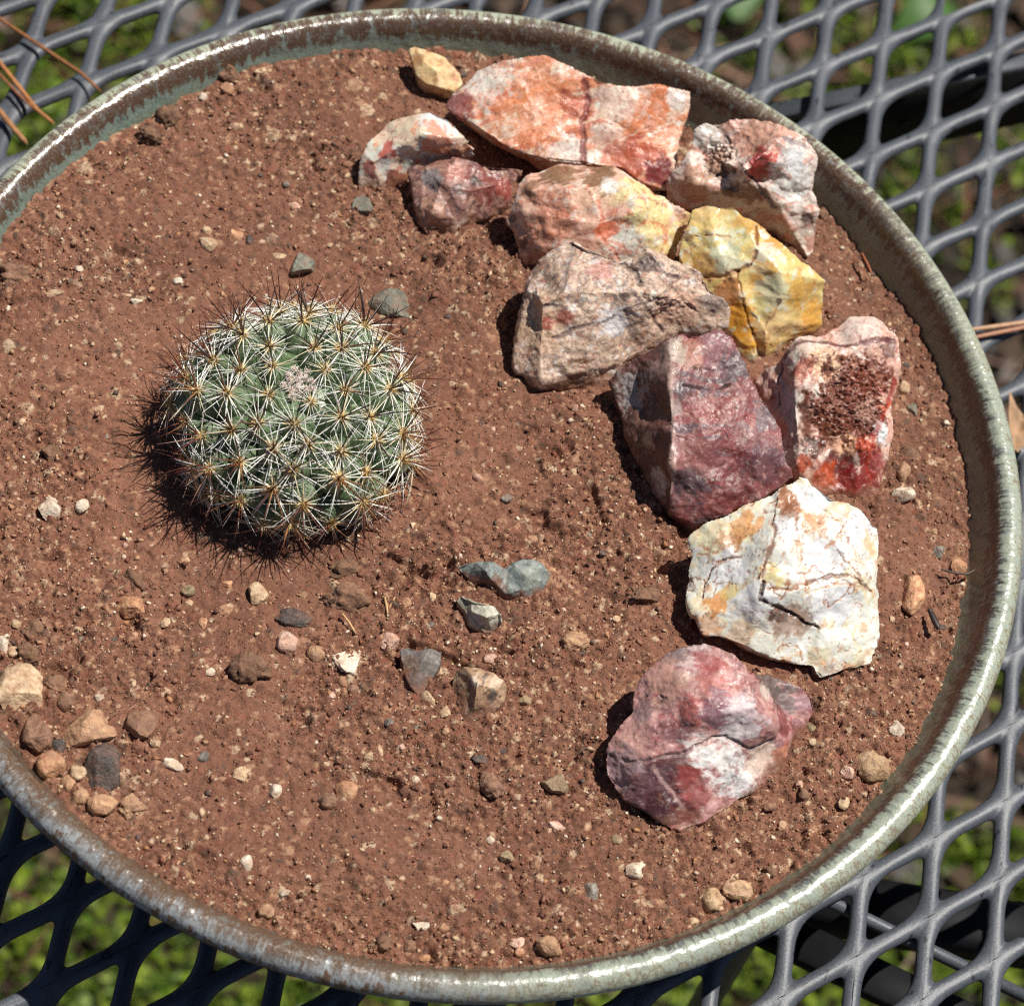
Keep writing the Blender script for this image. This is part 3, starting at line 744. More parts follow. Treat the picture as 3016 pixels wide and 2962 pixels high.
stone('quartz_rock', CB, [(158, 425, 8.5), (165, 380, 11), (205, 310, 13.5), (215, 250, 15), (280, 200, 16), (430, 142, 17), (560, 141, 18), (700, 152, 19), (790, 210, 18), (960, 300, 16), (1090, 405, 13), (1060, 480, 10), (1030, 560, 7), (1010, 660, 5), (760, 760, 3), (560, 760, 1), (400, 740, 0), (290, 695, 0.5), (240, 672, 1.5), (208, 620, 3), (190, 520, 5.5)],
      (212, 168, 148), [('B', 900, 380, 190, (236, 206, 152), 0.9), ('B', 980, 520, 130, (228, 196, 140), 0.85), ('B', 760, 560, 110, (236, 218, 208), 0.9), ('B', 690, 480, 60, (206, 106, 70), 0.8), ('B', 400, 360, 150, (196, 132, 106), 0.75), ('B', 560, 300, 120, (214, 178, 150), 0.7), ('B', 320, 560, 120, (196, 140, 118), 0.8), ('N', 2.6, 0.3, (230, 206, 194), 0.6, 2), ('N', 2.0, 0.4, (188, 104, 78), 0.6, 3),
       ('B', 420, 190, 110, (124, 92, 62), 0.9), ('B', 600, 190, 100, (130, 96, 66), 0.9), ('B', 280, 250, 60, (128, 92, 66), 0.8), ('B', 690, 240, 40, (222, 214, 206), 0.8), ('B', 230, 560, 32, BLK, 0.75), ('B', 180, 430, 22, BLK, 0.6), ('N', 0.9, 0.68, (80, 54, 48), 0.6, 5),
       ('V', [(640, 330), (660, 420), (620, 500), (700, 590), (735, 640)], 10, (196, 96, 60), 0.6, 0.3), ('V', [(840, 470), (900, 440), (1000, 470)], 7, (214, 130, 80), 0.5, 0.1)],
      'pink rock with a brown top and cream yellow right side, middle of the arc', group=RG, under=0.2, amp=0.9, chip=0.9, mat=R_DRY, seed=12,
      inner=[(420, 420, 16), (640, 450, 17), (850, 380, 18.5), (900, 520, 13), (330, 560, 9.5), (560, 600, 10)], ridges=[[(215, 250, 15), (300, 285, 17), (450, 270, 19), (580, 265, 20.5), (690, 235, 20.5), (790, 210, 18)]])

stone('quartz_rock', CE, [(-117, 1058, 6), (-80, 960, 10), (-30, 900, 13), (30, 830, 15), (60, 740, 18), (110, 700, 19), (180, 694, 20), (235, 680, 20), (340, 660, 21), (420, 670, 22), (520, 690, 23), (600, 720, 23), (690, 770, 22), (712, 812, 20), (716, 900, 18), (716, 1000, 15), (731, 1080, 13), (736, 1200, 9), (738, 1320, 5), (722, 1420, 2), (690, 1440, 2), (640, 1350, 3), (560, 1290, 4), (470, 1240, 5), (380, 1210, 5), (250, 1190, 5), (100, 1180, 4), (-20, 1160, 4)],
      (226, 200, 188), [('N', 3.0, 0.15, (198, 142, 124), 0.75, 1), ('B', 400, 780, 130, (186, 136, 112), 0.85), ('B', 560, 730, 90, (216, 164, 144), 0.8), ('B', 310, 810, 40, (224, 178, 160), 0.9), ('B', 120, 780, 90, (232, 214, 204), 0.9), ('B', 450, 920, 95, (166, 54, 50), 0.9), ('B', 400, 990, 60, (184, 70, 58), 0.85), ('B', 530, 880, 45, (190, 90, 60), 0.7), ('B', 610, 920, 110, (236, 224, 220), 0.85), ('B', 600, 1080, 120, (234, 216, 210), 0.85), ('B', 650, 1200, 80, (232, 206, 196), 0.8),
       ('B', 190, 930, 80, (150, 116, 92), 0.8), ('B', 60, 1060, 90, (196, 158, 130), 0.8), ('B', 280, 1050, 90, (214, 196, 192), 0.8), ('B', 230, 1090, 30, BLK, 0.7), ('B', 340, 1110, 80, (110, 76, 58), 0.8), ('B', 690, 1220, 30, (70, 66, 72), 0.8), ('N', 1.3, 0.5, (120, 96, 92), 0.65, 6),
       ('V', [(320, 960), (380, 1010), (440, 1080), (500, 1180)], 16, (96, 86, 88), 0.8, 0.8), ('V', [(560, 770), (620, 800), (690, 820)], 14, (120, 118, 124), 0.75, 0.3), ('V', [(210, 700), (230, 800), (300, 900), (250, 960), (180, 980)], 16, (92, 78, 72), 0.8, 1.0), ('V', [(540, 940), (600, 1000), (680, 1060)], 6, (206, 130, 110), 0.6, 0.2), ('V', [(500, 1090), (600, 1150), (700, 1160)], 7, (196, 120, 100), 0.6, 0.3), ('D', 200, 900, 130, 0.9)],
      'craggy white and pink rock with a red patch, at the upper right against the rim', group=RG, under=0.3, amp=1.5, chip=1.3, mat=R_DRY, seed=17,
      inner=[(420, 800, 21), (200, 900, 14), (60, 1020, 12), (300, 1080, 13), (600, 1000, 17), (520, 1100, 14), (650, 1180, 9)], ridges=[[(600, 720, 23), (540, 775, 25), (440, 860, 25), (320, 955, 23), (380, 1020, 17), (470, 1110, 13), (560, 1230, 8), (640, 1350, 3)]])

stone('speckled_rock', CB, [(190, 1150, 4), (215, 1050, 7), (240, 900, 11), (242, 760, 14), (258, 700, 15), (330, 640, 18), (400, 590, 20), (500, 517, 23), (560, 545, 23), (640, 592, 23), (738, 640, 23), (775, 618, 24), (870, 590, 25), (960, 592, 25), (1012, 642, 24), (1060, 650, 24), (1150, 690, 23), (1200, 780, 21), (1270, 830, 20), (1296, 880, 18), (1290, 960, 15), (1230, 995, 13), (1100, 1000, 11), (960, 1010, 10), (850, 1100, 8), (770, 1160, 7), (720, 1240, 2), (640, 1300, 0), (430, 1337, -1), (330, 1332, -1), (270, 1290, 0), (258, 1225, 2), (205, 1205, 2.5)],
      (186, 160, 140), [('N', 2.2, 0.05, (208, 182, 160), 0.85, 1), ('N', 1.3, 0.4, (176, 120, 100), 0.7, 2), ('N', 1.1, 0.35, (122, 108, 106), 0.75, 3), ('N', 1.5, 0.4, (226, 214, 206), 0.75, 4), ('B', 300, 980, 150, (200, 166, 136), 0.7), ('B', 370, 970, 34, (160, 84, 68), 0.9), ('B', 470, 930, 50, (164, 96, 82), 0.9), ('B', 710, 930, 80, (206, 206, 210), 0.7), ('B', 660, 690, 60, (196, 128, 122), 0.6), ('B', 1050, 900, 110, (214, 172, 148), 0.7), ('B', 760, 830, 28, BLK, 0.8), ('B', 870, 650, 50, (84, 74, 74), 0.8), ('B', 1230, 850, 60, (110, 98, 92), 0.7),
       ('V', [(390, 1050), (560, 980), (700, 930), (830, 860), (1000, 820)], 9, (104, 84, 84), 0.75, 0.45), ('V', [(490, 540), (480, 640), (440, 760), (400, 880), (340, 880)], 12, (112, 102, 100), 0.65, 0.4), ('V', [(740, 640), (820, 700), (840, 760)], 14, (70, 62, 64), 0.7, 0.8), ('V', [(900, 610), (960, 690), (1040, 720)], 10, (72, 62, 62), 0.7, 0.7), ('V', [(890, 900), (930, 950), (960, 1000)], 10, (80, 62, 58), 0.7, 0.8), ('B', 520, 1290, 130, (104, 72, 46), 0.85), ('D', 1000, 740, 260, 0.22)],
      'large grey and pink speckled rock, closest of the arc to the cactus', group=RG, under=0.1, amp=1.3, chip=1.2, mat=R_GRAN, zs=0.86, seed=21,
      inner=[(450, 800, 22), (650, 800, 23), (900, 800, 23), (1100, 860, 19), (330, 1000, 14), (600, 1000, 16)], ridges=[[(205, 1205, 2.5), (330, 1250, 6), (560, 1190, 8.5), (770, 1160, 7)], [(258, 700, 15), (340, 860, 20), (330, 1000, 14)]])

stone('yellow_quartz_rock', CB, [(1035, 605, 12), (1050, 520, 15), (1085, 430, 17), (1110, 372, 18), (1160, 350, 19), (1270, 360, 20), (1320, 360, 21), (1430, 440, 21), (1510, 520, 20), (1600, 600, 19), (1700, 660, 17), (1786, 740, 13), (1786, 850, 8), (1772, 960, 3), (1690, 1015, 1), (1620, 1052, 1), (1560, 1130, 0), (1480, 1175, -1), (1440, 1232, -1), (1390, 1180, 0), (1330, 1090, 2), (1280, 1000, 4), (1230, 900, 8), (1150, 760, 10), (1060, 680, 11)],
      (228, 186, 118), [('N', 3.4, 0.1, (236, 204, 146), 0.7, 1), ('N', 2.0, 0.3, (236, 222, 200), 0.8, 2), ('N', 1.6, 0.45, (176, 116, 62), 0.6, 3), ('B', 1230, 430, 110, (224, 188, 128), 0.8), ('B', 1260, 580, 130, (234, 216, 184), 0.9), ('B', 1150, 640, 70, (220, 160, 66), 0.7), ('B', 1400, 400, 80, (214, 168, 92), 0.8), ('B', 1500, 520, 80, (198, 136, 60), 0.75), ('B', 1460, 700, 70, (216, 156, 66), 0.6), ('B', 1640, 800, 90, (222, 168, 78), 0.7), ('B', 1730, 930, 80, (218, 158, 60), 0.75), ('B', 1340, 930, 90, (214, 146, 40), 0.85), ('B', 1400, 1060, 80, (216, 152, 48), 0.8), ('B', 1550, 980, 110, (222, 188, 136), 0.85), ('B', 1520, 800, 80, (232, 214, 176), 0.8), ('B', 1290, 790, 60, (188, 124, 76), 0.85), ('B', 1480, 570, 70, (234, 214, 192), 0.8), ('B', 1440, 1150, 70, (230, 210, 176), 0.8), ('B', 1070, 500, 40, (90, 70, 56), 0.8),
       ('V', [(1330, 690), (1400, 640), (1450, 560), (1430, 460)], 10, (120, 76, 40), 0.75, 0.9), ('V', [(1330, 690), (1345, 800), (1370, 900), (1400, 1000), (1420, 1120)], 6, (130, 86, 30), 0.7, 0.6), ('V', [(1110, 520), (1180, 500), (1290, 510)], 6, (196, 150, 80), 0.5, 0.5), ('V', [(1170, 720), (1260, 720), (1330, 690)], 12, (150, 96, 54), 0.6, 0.9), ('V', [(1480, 980), (1540, 900), (1560, 850)], 7, (120, 70, 50), 0.6, 0.2), ('B', 1555, 850, 16, (60, 40, 34), 0.8)],
      'glossy yellow and cream quartz rock beside the grey speckled one', group=RG, under=0.12, amp=0.6, chip=1.1, mat=R_GLASS, sat=1.0, seed=26, veins=((6.0, 0.05, (150, 96, 44), 0.6), (2.6, 0.05, (166, 116, 64), 0.4)),
      inner=[(1250, 600, 17.5), (1180, 480, 18), (1560, 800, 16), (1640, 900, 9), (1480, 1000, 9), (1320, 950, 7)], ridges=[[(1320, 360, 21), (1400, 500, 21), (1430, 560, 21), (1400, 650, 19), (1345, 800, 14), (1400, 1000, 7), (1440, 1232, -1)], [(1400, 650, 19), (1560, 700, 19.5), (1700, 720, 17), (1786, 740, 13)]])

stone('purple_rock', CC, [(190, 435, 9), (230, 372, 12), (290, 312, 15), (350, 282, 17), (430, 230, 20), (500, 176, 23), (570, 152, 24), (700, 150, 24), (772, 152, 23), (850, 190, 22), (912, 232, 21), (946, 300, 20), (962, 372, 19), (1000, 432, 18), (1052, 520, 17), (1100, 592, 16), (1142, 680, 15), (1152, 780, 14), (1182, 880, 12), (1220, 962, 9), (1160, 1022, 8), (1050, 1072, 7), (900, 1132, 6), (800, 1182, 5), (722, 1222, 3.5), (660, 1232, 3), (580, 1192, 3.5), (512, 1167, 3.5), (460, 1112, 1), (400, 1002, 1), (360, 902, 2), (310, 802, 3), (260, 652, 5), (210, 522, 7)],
      (132, 70, 70), [('Y', (560, 500), (1100, 560), 2.6, 0.0, (150, 62, 60), 0.8, 1), ('Y', (560, 500), (1100, 560), 1.4, 0.18, (88, 78, 86), 0.75, 2), ('N', 2.0, 0.35, (176, 122, 112), 0.7, 3), ('B', 760, 560, 110, (146, 60, 50), 0.7), ('B', 900, 760, 130, (122, 42, 42), 0.75), ('B', 880, 1000, 130, (112, 36, 38), 0.8), ('B', 1080, 900, 110, (92, 50, 62), 0.75), ('B', 650, 850, 120, (146, 80, 72), 0.7), ('B', 800, 240, 110, (152, 100, 104), 0.8), ('B', 620, 250, 80, (196, 130, 104), 0.8), ('B', 540, 230, 75, (196, 176, 156), 0.9), ('B', 920, 340, 80, (92, 82, 88), 0.75), ('B', 600, 470, 60, (104, 92, 98), 0.7), ('B', 620, 1000, 90, (86, 66, 72), 0.8), ('B', 1060, 620, 70, (102, 90, 98), 0.75),
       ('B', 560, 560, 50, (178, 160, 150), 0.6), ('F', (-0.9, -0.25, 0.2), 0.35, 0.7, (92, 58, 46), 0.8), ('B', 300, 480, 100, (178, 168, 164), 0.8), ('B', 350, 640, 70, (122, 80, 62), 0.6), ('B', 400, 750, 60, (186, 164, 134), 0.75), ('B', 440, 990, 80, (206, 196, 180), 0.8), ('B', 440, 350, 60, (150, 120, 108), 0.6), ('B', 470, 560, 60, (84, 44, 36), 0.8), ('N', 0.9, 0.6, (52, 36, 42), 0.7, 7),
       ('V', [(525, 330), (520, 480), (530, 700), (530, 900), (515, 1050)], 14, (196, 164, 148), 0.6, 0.0), ('V', [(600, 445), (720, 455), (800, 465), (880, 440)], 8, (52, 30, 34), 0.85, 0.9), ('V', [(600, 340), (700, 350), (900, 330)], 7, (70, 44, 50), 0.7, 0.5)],
      'dark red and purple rock, second row between the yellow and the white rocks', group=RG, under=0.1, amp=1.3, chip=1.0, mat=R_WET, zs=0.88, sat=0.8, seed=31,
      inner=[(800, 500, 20), (850, 800, 17), (800, 1050, 10), (330, 560, 9), (430, 850, 8)], ridges=[[(500, 176, 23), (525, 330, 23), (520, 480, 22.5), (530, 700, 20), (530, 900, 15), (515, 1050, 9), (512, 1167, 3.5)]])

stone('red_crystal_rock', CC, [(1015, 420, 7), (1050, 355, 10), (1120, 320, 13), (1190, 250, 17), (1232, 200, 18), (1330, 172, 18), (1440, 102, 18), (1550, 66, 18), (1650, 71, 18), (1732, 102, 18), (1782, 122, 18), (1812, 172, 17), (1816, 300, 15), (1802, 450, 12), (1782, 600, 9), (1772, 742, 7), (1750, 850, 5), (1722, 950, 3), (1690, 1040, 1), (1640, 1122, -0.5), (1590, 1142, -0.5), (1500, 1100, 0), (1400, 1060, 1), (1290, 1010, 2), (1200, 960, 3), (1150, 850, 5), (1120, 700, 7), (1090, 560, 8), (1050, 490, 7)],
      (202, 160, 142), [('N', 2.6, 0.2, (226, 204, 192), 0.75, 1), ('N', 1.6, 0.4, (160, 70, 54), 0.7, 2), ('B', 1580, 110, 160, (230, 196, 184), 0.9), ('B', 1300, 240, 130, (228, 206, 190), 0.8), ('B', 1420, 340, 100, (220, 178, 142), 0.8), ('B', 1180, 600, 110, (226, 208, 194), 0.9), ('B', 1190, 800, 90, (222, 206, 192), 0.85), ('B', 1270, 360, 55, (172, 84, 62), 0.8), ('B', 1540, 560, 240, (100, 52, 40), 0.95), ('B', 1400, 620, 150, (112, 64, 46), 0.9), ('B', 1650, 430, 150, (122, 66, 48), 0.9), ('B', 1620, 580, 60, (180, 142, 126), 0.6), ('B', 1500, 800, 70, (206, 160, 128), 0.95), ('B', 1620, 790, 60, (176, 68, 40), 0.9), ('B', 1340, 800, 60, (60, 34, 28), 0.85), ('B', 1480, 900, 90, (76, 34, 26), 0.9), ('B', 1560, 1020, 160, (122, 24, 18), 0.95), ('B', 1380, 980, 80, (182, 76, 42), 0.85), ('B', 1260, 900, 50, (172, 66, 32), 0.85), ('B', 1720, 720, 45, (236, 230, 228), 0.95), ('B', 1760, 560, 50, (196, 84, 48), 0.85), ('B', 1700, 880, 60, (146, 66, 60), 0.8), ('B', 1770, 230, 55, (96, 66, 60), 0.75), ('B', 1060, 430, 60, (222, 184, 172), 0.8),
       ('V', [(1160, 290), (1250, 215), (1400, 190), (1560, 205), (1660, 190), (1780, 200)], 14, (88, 36, 38), 0.85, 0.3), ('V', [(1790, 420), (1740, 600), (1660, 760), (1640, 900), (1680, 1050)], 12, (150, 40, 24), 0.75, 0.2), ('V', [(1130, 330), (1110, 450), (1120, 560)], 10, (128, 90, 76), 0.7, 1.0), ('D', 1540, 540, 330, 0.6)],
      'rock with a brown crystal hollow and a deep red base, nearest the right rim', group=RG, under=0.15, amp=1.1, chip=1.0, mat=R_WET, seed=36,
      inner=[(1300, 300, 21), (1180, 500, 15), (1400, 450, 18), (1550, 520, 13), (1680, 450, 14), (1500, 720, 9), (1600, 800, 9.5), (1450, 900, 5), (1560, 1000, 4), (1250, 800, 10), (1600, 200, 20)], ridges=[[(1190, 250, 17), (1230, 380, 19), (1220, 560, 16), (1240, 760, 11), (1230, 880, 7)]])

def c5(x, y, z):            # points read in the patch below, given in CC's coordinates
    q = CD(x, y); return ((q[0] - CC.ox) * CC.k, (q[1] - CC.oy) * CC.k, z)
stone('white_quartz_rock', CC, [(610, 1575, 7), (616, 1480, 9), (640, 1400, 11), (622, 1300, 12), (642, 1258, 13.5), (700, 1220, 15.5), (850, 1160, 18), (1000, 1090, 20), (1090, 1052, 21), (1130, 1020, 22), (1210, 1000, 22), (1250, 962, 23), (1290, 966, 23), (1340, 1010, 22), (1450, 1080, 21), (1580, 1150, 19), (1692, 1240, 15), (1702, 1330, 13), (1692, 1450, 11), (1702, 1600, 8), c5(1740, 100, 7), c5(1735, 250, 5.5), c5(1710, 400, 4.5), c5(1690, 490, 3.5), c5(1640, 512, 3.5), c5(1540, 532, 4), c5(1460, 562, 4), c5(1400, 582, 4), c5(1360, 552, 4.5), c5(1350, 512, 5), c5(1250, 492, 5), c5(1100, 452, 5.5), c5(950, 392, 6), c5(800, 342, 6.5), c5(722, 322, 7), c5(702, 272, 8), c5(692, 215, 8), c5(662, 190, 8), c5(640, 160, 8)],
      (230, 220, 204), [('N', 5.0, 0.25, (226, 196, 156), 0.6, 1), ('N', 2.6, 0.42, (198, 140, 84), 0.55, 2), ('B', 750, 1300, 120, (234, 204, 166), 0.8), ('B', 940, 1220, 80, (214, 148, 80), 0.75), ('B', 850, 1330, 60, (150, 104, 66), 0.7), ('B', 1180, 1090, 75, (148, 88, 44), 0.9), ('B', 1200, 1150, 60, (116, 70, 46), 0.7), ('B', 1340, 1070, 90, (238, 236, 236), 0.95), ('B', 1320, 1190, 80, (206, 150, 108), 0.8), ('B', 1170, 1250, 60, (222, 222, 224), 0.8), ('B', 1600, 1280, 110, (236, 234, 234), 0.85), ('B', 1400, 1420, 130, (236, 232, 230), 0.85), ('B', 1640, 1330, 60, (224, 176, 120), 0.7), ('B', 820, 1480, 100, (224, 226, 230), 0.8), ('B', 1090, 1510, 70, (230, 196, 130), 0.75), ('B', 800, 1670, 70, (206, 138, 66), 0.85), ('B', 850, 1610, 60, (226, 186, 110), 0.7), ('B', 1000, 1650, 100, (236, 234, 230), 0.8), ('B', 1450, 1660, 140, (236, 234, 232), 0.85), ('B', 1200, 1790, 110, (150, 120, 104), 0.7), ('B', 1130, 1740, 50, (90, 66, 56), 0.7), ('B', 760, 1790, 70, (176, 128, 84), 0.65), ('B', 900, 1860, 90, (196, 168, 134), 0.6), ('N', 0.8, 0.66, (96, 58, 44), 0.7, 6),
       ('V', [(1105, 1080), (1090, 1200), (1120, 1270), (1080, 1350), (1040, 1440), (1000, 1530)], 9, (110, 74, 56), 0.8, 0.8), ('V', [(1040, 1560), (1030, 1650), (1100, 1690), (1190, 1730), (1270, 1790), (1360, 1810)], 13, (72, 48, 42), 0.9, 1.4), ('V', [(1250, 1120), (1220, 1230), (1260, 1350), (1270, 1480), (1290, 1550)], 6, (176, 120, 96), 0.7, 0.4), ('V', [(1290, 1540), (1400, 1530), (1530, 1500), (1640, 1590)], 9, (112, 78, 62), 0.75, 0.8), ('V', [(1520, 1200), (1470, 1290), (1430, 1330), (1370, 1400)], 6, (186, 130, 96), 0.7, 0.3), ('V', [(1470, 1350), (1530, 1440), (1600, 1540), (1660, 1600)], 7, (104, 80, 70), 0.75, 0.7), ('V', [(640, 1400), (760, 1390), (860, 1330), (960, 1230)], 6, (176, 120, 84), 0.7, 0.3), ('V', [(700, 1640), (710, 1560), (760, 1440), (900, 1390)], 8, (140, 100, 76), 0.7, 0.9), ('V', [(830, 1560), (830, 1470)], 5, (170, 124, 96), 0.6, 0.2), ('V', [(1060, 1600), (1200, 1580), (1290, 1540)], 8, (160, 104, 70), 0.7, 0.6), ('V', [(1280, 1620), (1400, 1570), (1520, 1560), (1670, 1600)], 6, (206, 150, 92), 0.6, 0.3)],
      'largest white quartz rock with brown cracks and rust stains, near the front', group=RG, under=0.26, amp=0.8, chip=1.0, mat=R_GLASS, zs=0.84, sat=1.0, seed=41, veins=((8.0, 0.05, (148, 84, 46), 0.85), (3.6, 0.055, (170, 106, 62), 0.6), (1.7, 0.05, (116, 76, 58), 0.35)),
      inner=[(880, 1400, 17), (1230, 1400, 20.5), (1600, 1400, 15.5), (1250, 1600, 19.5), (1450, 1660, 13.5), (980, 1800, 10), (1250, 1880, 7.5)], ridges=[[(1130, 1020, 22), (1105, 1180, 22.5), (1080, 1350, 22), (1040, 1480, 20), (1030, 1640, 16.5), (1190, 1730, 14), (1360, 1815, 10.5)], [(1030, 1640, 16.5), (860, 1650, 13.5), (702, 1650, 9)], [(1290, 966, 23), (1420, 1250, 21), (1500, 1440, 19), (1660, 1590, 11)]])

stone('purple_rock', CD, [(155, 1055, 5), (170, 950, 8), (200, 890, 10), (262, 830, 11), (312, 760, 12), (322, 660, 13), (362, 580, 15), (440, 490, 17), (520, 412, 19), (612, 372, 20), (732, 362, 21), (800, 390, 21.5), (880, 430, 22), (935, 480, 22), (1000, 530, 15), (1100, 552, 10), (1182, 602, 8), (1292, 630, 8), (1352, 680, 7), (1364, 760, 5), (1312, 832, 3), (1302, 930, 0), (1282, 962, -0.5), (1225, 960, 1), (1214, 1002, 0), (1190, 1052, 0), (1100, 1162, 0), (1010, 1232, 1), (900, 1300, 1.5), (800, 1352, 1.5), (700, 1402, 1.5), (600, 1452, 1), (540, 1442, 1.5), (440, 1372, 2.5), (370, 1312, 3), (270, 1272, 3), (210, 1212, 3), (160, 1132, 4)],
      (176, 126, 120), [('N', 2.8, 0.1, (196, 146, 138), 0.8, 1), ('N', 1.8, 0.25, (132, 84, 92), 0.75, 2), ('N', 1.3, 0.4, (160, 70, 72), 0.7, 3), ('B', 640, 440, 110, (206, 182, 178), 0.75), ('B', 520, 420, 80, (98, 80, 84), 0.75), ('B', 760, 500, 80, (166, 72, 70), 0.8), ('B', 820, 620, 110, (198, 118, 108), 0.75), ('B', 480, 600, 120, (190, 142, 122), 0.75), ('B', 640, 760, 90, (172, 84, 76), 0.7), ('B', 820, 780, 100, (116, 82, 96), 0.75), ('B', 960, 780, 100, (206, 188, 190), 0.8), ('B', 300, 920, 110, (192, 142, 130), 0.75), ('B', 560, 880, 80, (122, 72, 74), 0.75), ('B', 900, 880, 100, (180, 168, 172), 0.7), ('B', 360, 760, 60, (124, 104, 108), 0.7),
       ('B', 790, 1100, 190, (228, 212, 206), 0.95), ('B', 920, 1180, 130, (226, 214, 212), 0.95), ('B', 1080, 1040, 110, (224, 196, 178), 0.9), ('B', 1180, 990, 50, (206, 120, 78), 0.8), ('B', 530, 1100, 110, (92, 42, 44), 0.92), ('B', 690, 1240, 120, (156, 62, 56), 0.85), ('B', 640, 1150, 60, (150, 58, 52), 0.7), ('B', 400, 1230, 130, (90, 58, 66), 0.85), ('B', 520, 1330, 110, (70, 34, 40), 0.9), ('B', 230, 1080, 100, (172, 142, 144), 0.7), ('B', 780, 1330, 70, (206, 158, 156), 0.7), ('B', 650, 1370, 50, (120, 50, 52), 0.7),
       ('B', 1110, 600, 110, (92, 80, 74), 0.9), ('B', 1090, 650, 45, (204, 184, 170), 0.85), ('B', 1200, 700, 90, (98, 84, 82), 0.85), ('B', 1180, 820, 90, (126, 56, 54), 0.85), ('B', 1310, 720, 55, (150, 110, 118), 0.8), ('B', 1250, 900, 60, (120, 66, 68), 0.85),
       ('V', [(170, 1010), (300, 1050), (420, 1040), (620, 1010), (760, 930), (860, 915), (930, 960), (1000, 990), (1130, 925)], 12, (120, 96, 92), 0.7, 0.8), ('V', [(430, 1090), (500, 1180), (560, 1260), (620, 1330)], 10, (190, 152, 144), 0.7, 0.0), ('V', [(340, 700), (420, 660), (520, 700)], 7, (96, 72, 78), 0.7, 0.6)],
      'pink, purple and white rock nearest the camera at the front end of the arc', group=RG, under=0.22, amp=1.2, chip=1.1, mat=R_DRY, zs=0.9, sat=0.88, seed=46,
      inner=[(600, 600, 21), (700, 800, 20), (500, 850, 16), (1150, 700, 8), (1200, 850, 5), (750, 1150, 9), (950, 1130, 7), (500, 1250, 7), (300, 1150, 8)],
      ridges=[[(935, 480, 22), (985, 600, 22.5), (1040, 740, 20.5), (1110, 860, 14), (1135, 915, 9.5), (1000, 985, 10.5), (860, 925, 14), (620, 1015, 13), (420, 1045, 12), (170, 950, 8)], [(1135, 915, 9.5), (1214, 1002, 0)]])

# smaller stones
stone('green_stone', CF, [(1060, 402, 2.5), (1110, 371, 4), (1190, 366, 5), (1310, 381, 6), (1400, 402, 6), (1450, 361, 7), (1530, 341, 7), (1600, 351, 7), (1660, 391, 6), (1711, 452, 4), (1682, 522, 3), (1652, 572, 2), (1640, 611, 1), (1550, 636, 1), (1430, 641, 1), (1350, 602, 2), (1250, 562, 1.5), (1170, 532, 1.5), (1130, 482, 2), (1070, 432, 2)],
      (118, 130, 126), [('N', 2.0, 0.1, (146, 158, 150), 0.8, 1), ('N', 1.0, 0.3, (88, 98, 94), 0.8, 2), ('B', 1180, 470, 100, (78, 86, 80), 0.85), ('B', 1280, 540, 70, (88, 94, 86), 0.8), ('B', 1525, 595, 30, (168, 118, 96), 0.8), ('B', 1600, 470, 90, (148, 158, 142), 0.7), ('N', 0.9, 0.6, (186, 190, 176), 0.6, 4)],
      'blue green angular stone with a notch, lying between cactus and white quartz', 'stone', under=0.3, amp=0.6, chip=0.8, mat=R_STONE, vox=0.00025, sat=0.8, veins=(), seed=51,
      inner=[(1550, 470, 7.5), (1500, 570, 5)], ridges=[[(1190, 366, 5), (1250, 420, 7), (1310, 500, 6), (1400, 590, 3.5)]])
stone('pale_stone', CF, [(1050, 642, 3.5), (1080, 596, 4.5), (1150, 611, 6), (1250, 651, 7), (1340, 681, 7), (1391, 731, 6), (1402, 790, 4), (1371, 841, 2.5), (1320, 881, 1.5), (1250, 882, 1.5), (1180, 832, 3), (1130, 782, 3.5), (1090, 702, 3.5)],
      (184, 182, 158), [('N', 2.0, 0.2, (206, 202, 178), 0.8, 1), ('N', 1.0, 0.45, (150, 146, 124), 0.7, 2), ('B', 1100, 650, 60, (128, 126, 104), 0.8), ('N', 1.2, 0.6, (200, 168, 146), 0.6, 4)],
      'pale greenish grey stone just below the blue green one', 'stone', under=0.35, amp=0.5, chip=0.8, mat=R_STONE, vox=0.00022, sat=0.8, veins=(), seed=53, inner=[(1270, 760, 7.5)], ridges=[[(1150, 611, 6), (1145, 700, 6), (1165, 780, 4.8), (1180, 832, 3)]])
stone('grey_stone', CF, [(660, 982, 3), (720, 961, 3.5), (790, 986, 3.5), (870, 971, 4), (952, 1001, 3.5), (941, 1090, 2.5), (892, 1180, 1.5), (850, 1260, 0.5), (790, 1306, 0), (740, 1250, 1.2), (690, 1160, 2.2), (665, 1060, 2.6)],
      (102, 94, 88), [('N', 1.8, 0.2, (126, 118, 112), 0.7, 1), ('B', 710, 1080, 70, (110, 82, 62), 0.8), ('N', 1.0, 0.5, (70, 62, 58), 0.7, 3)],
      'dark grey triangular stone left of the brown granite stone', 'stone', under=0.1, amp=0.6, chip=0.4, mat=R_STONE, vox=0.00022, sat=0.8, veins=(), seed=55, inner=[(820, 1060, 4.5)], ridges=[[(790, 986, 3.5), (780, 1120, 4), (790, 1306, 0)]])
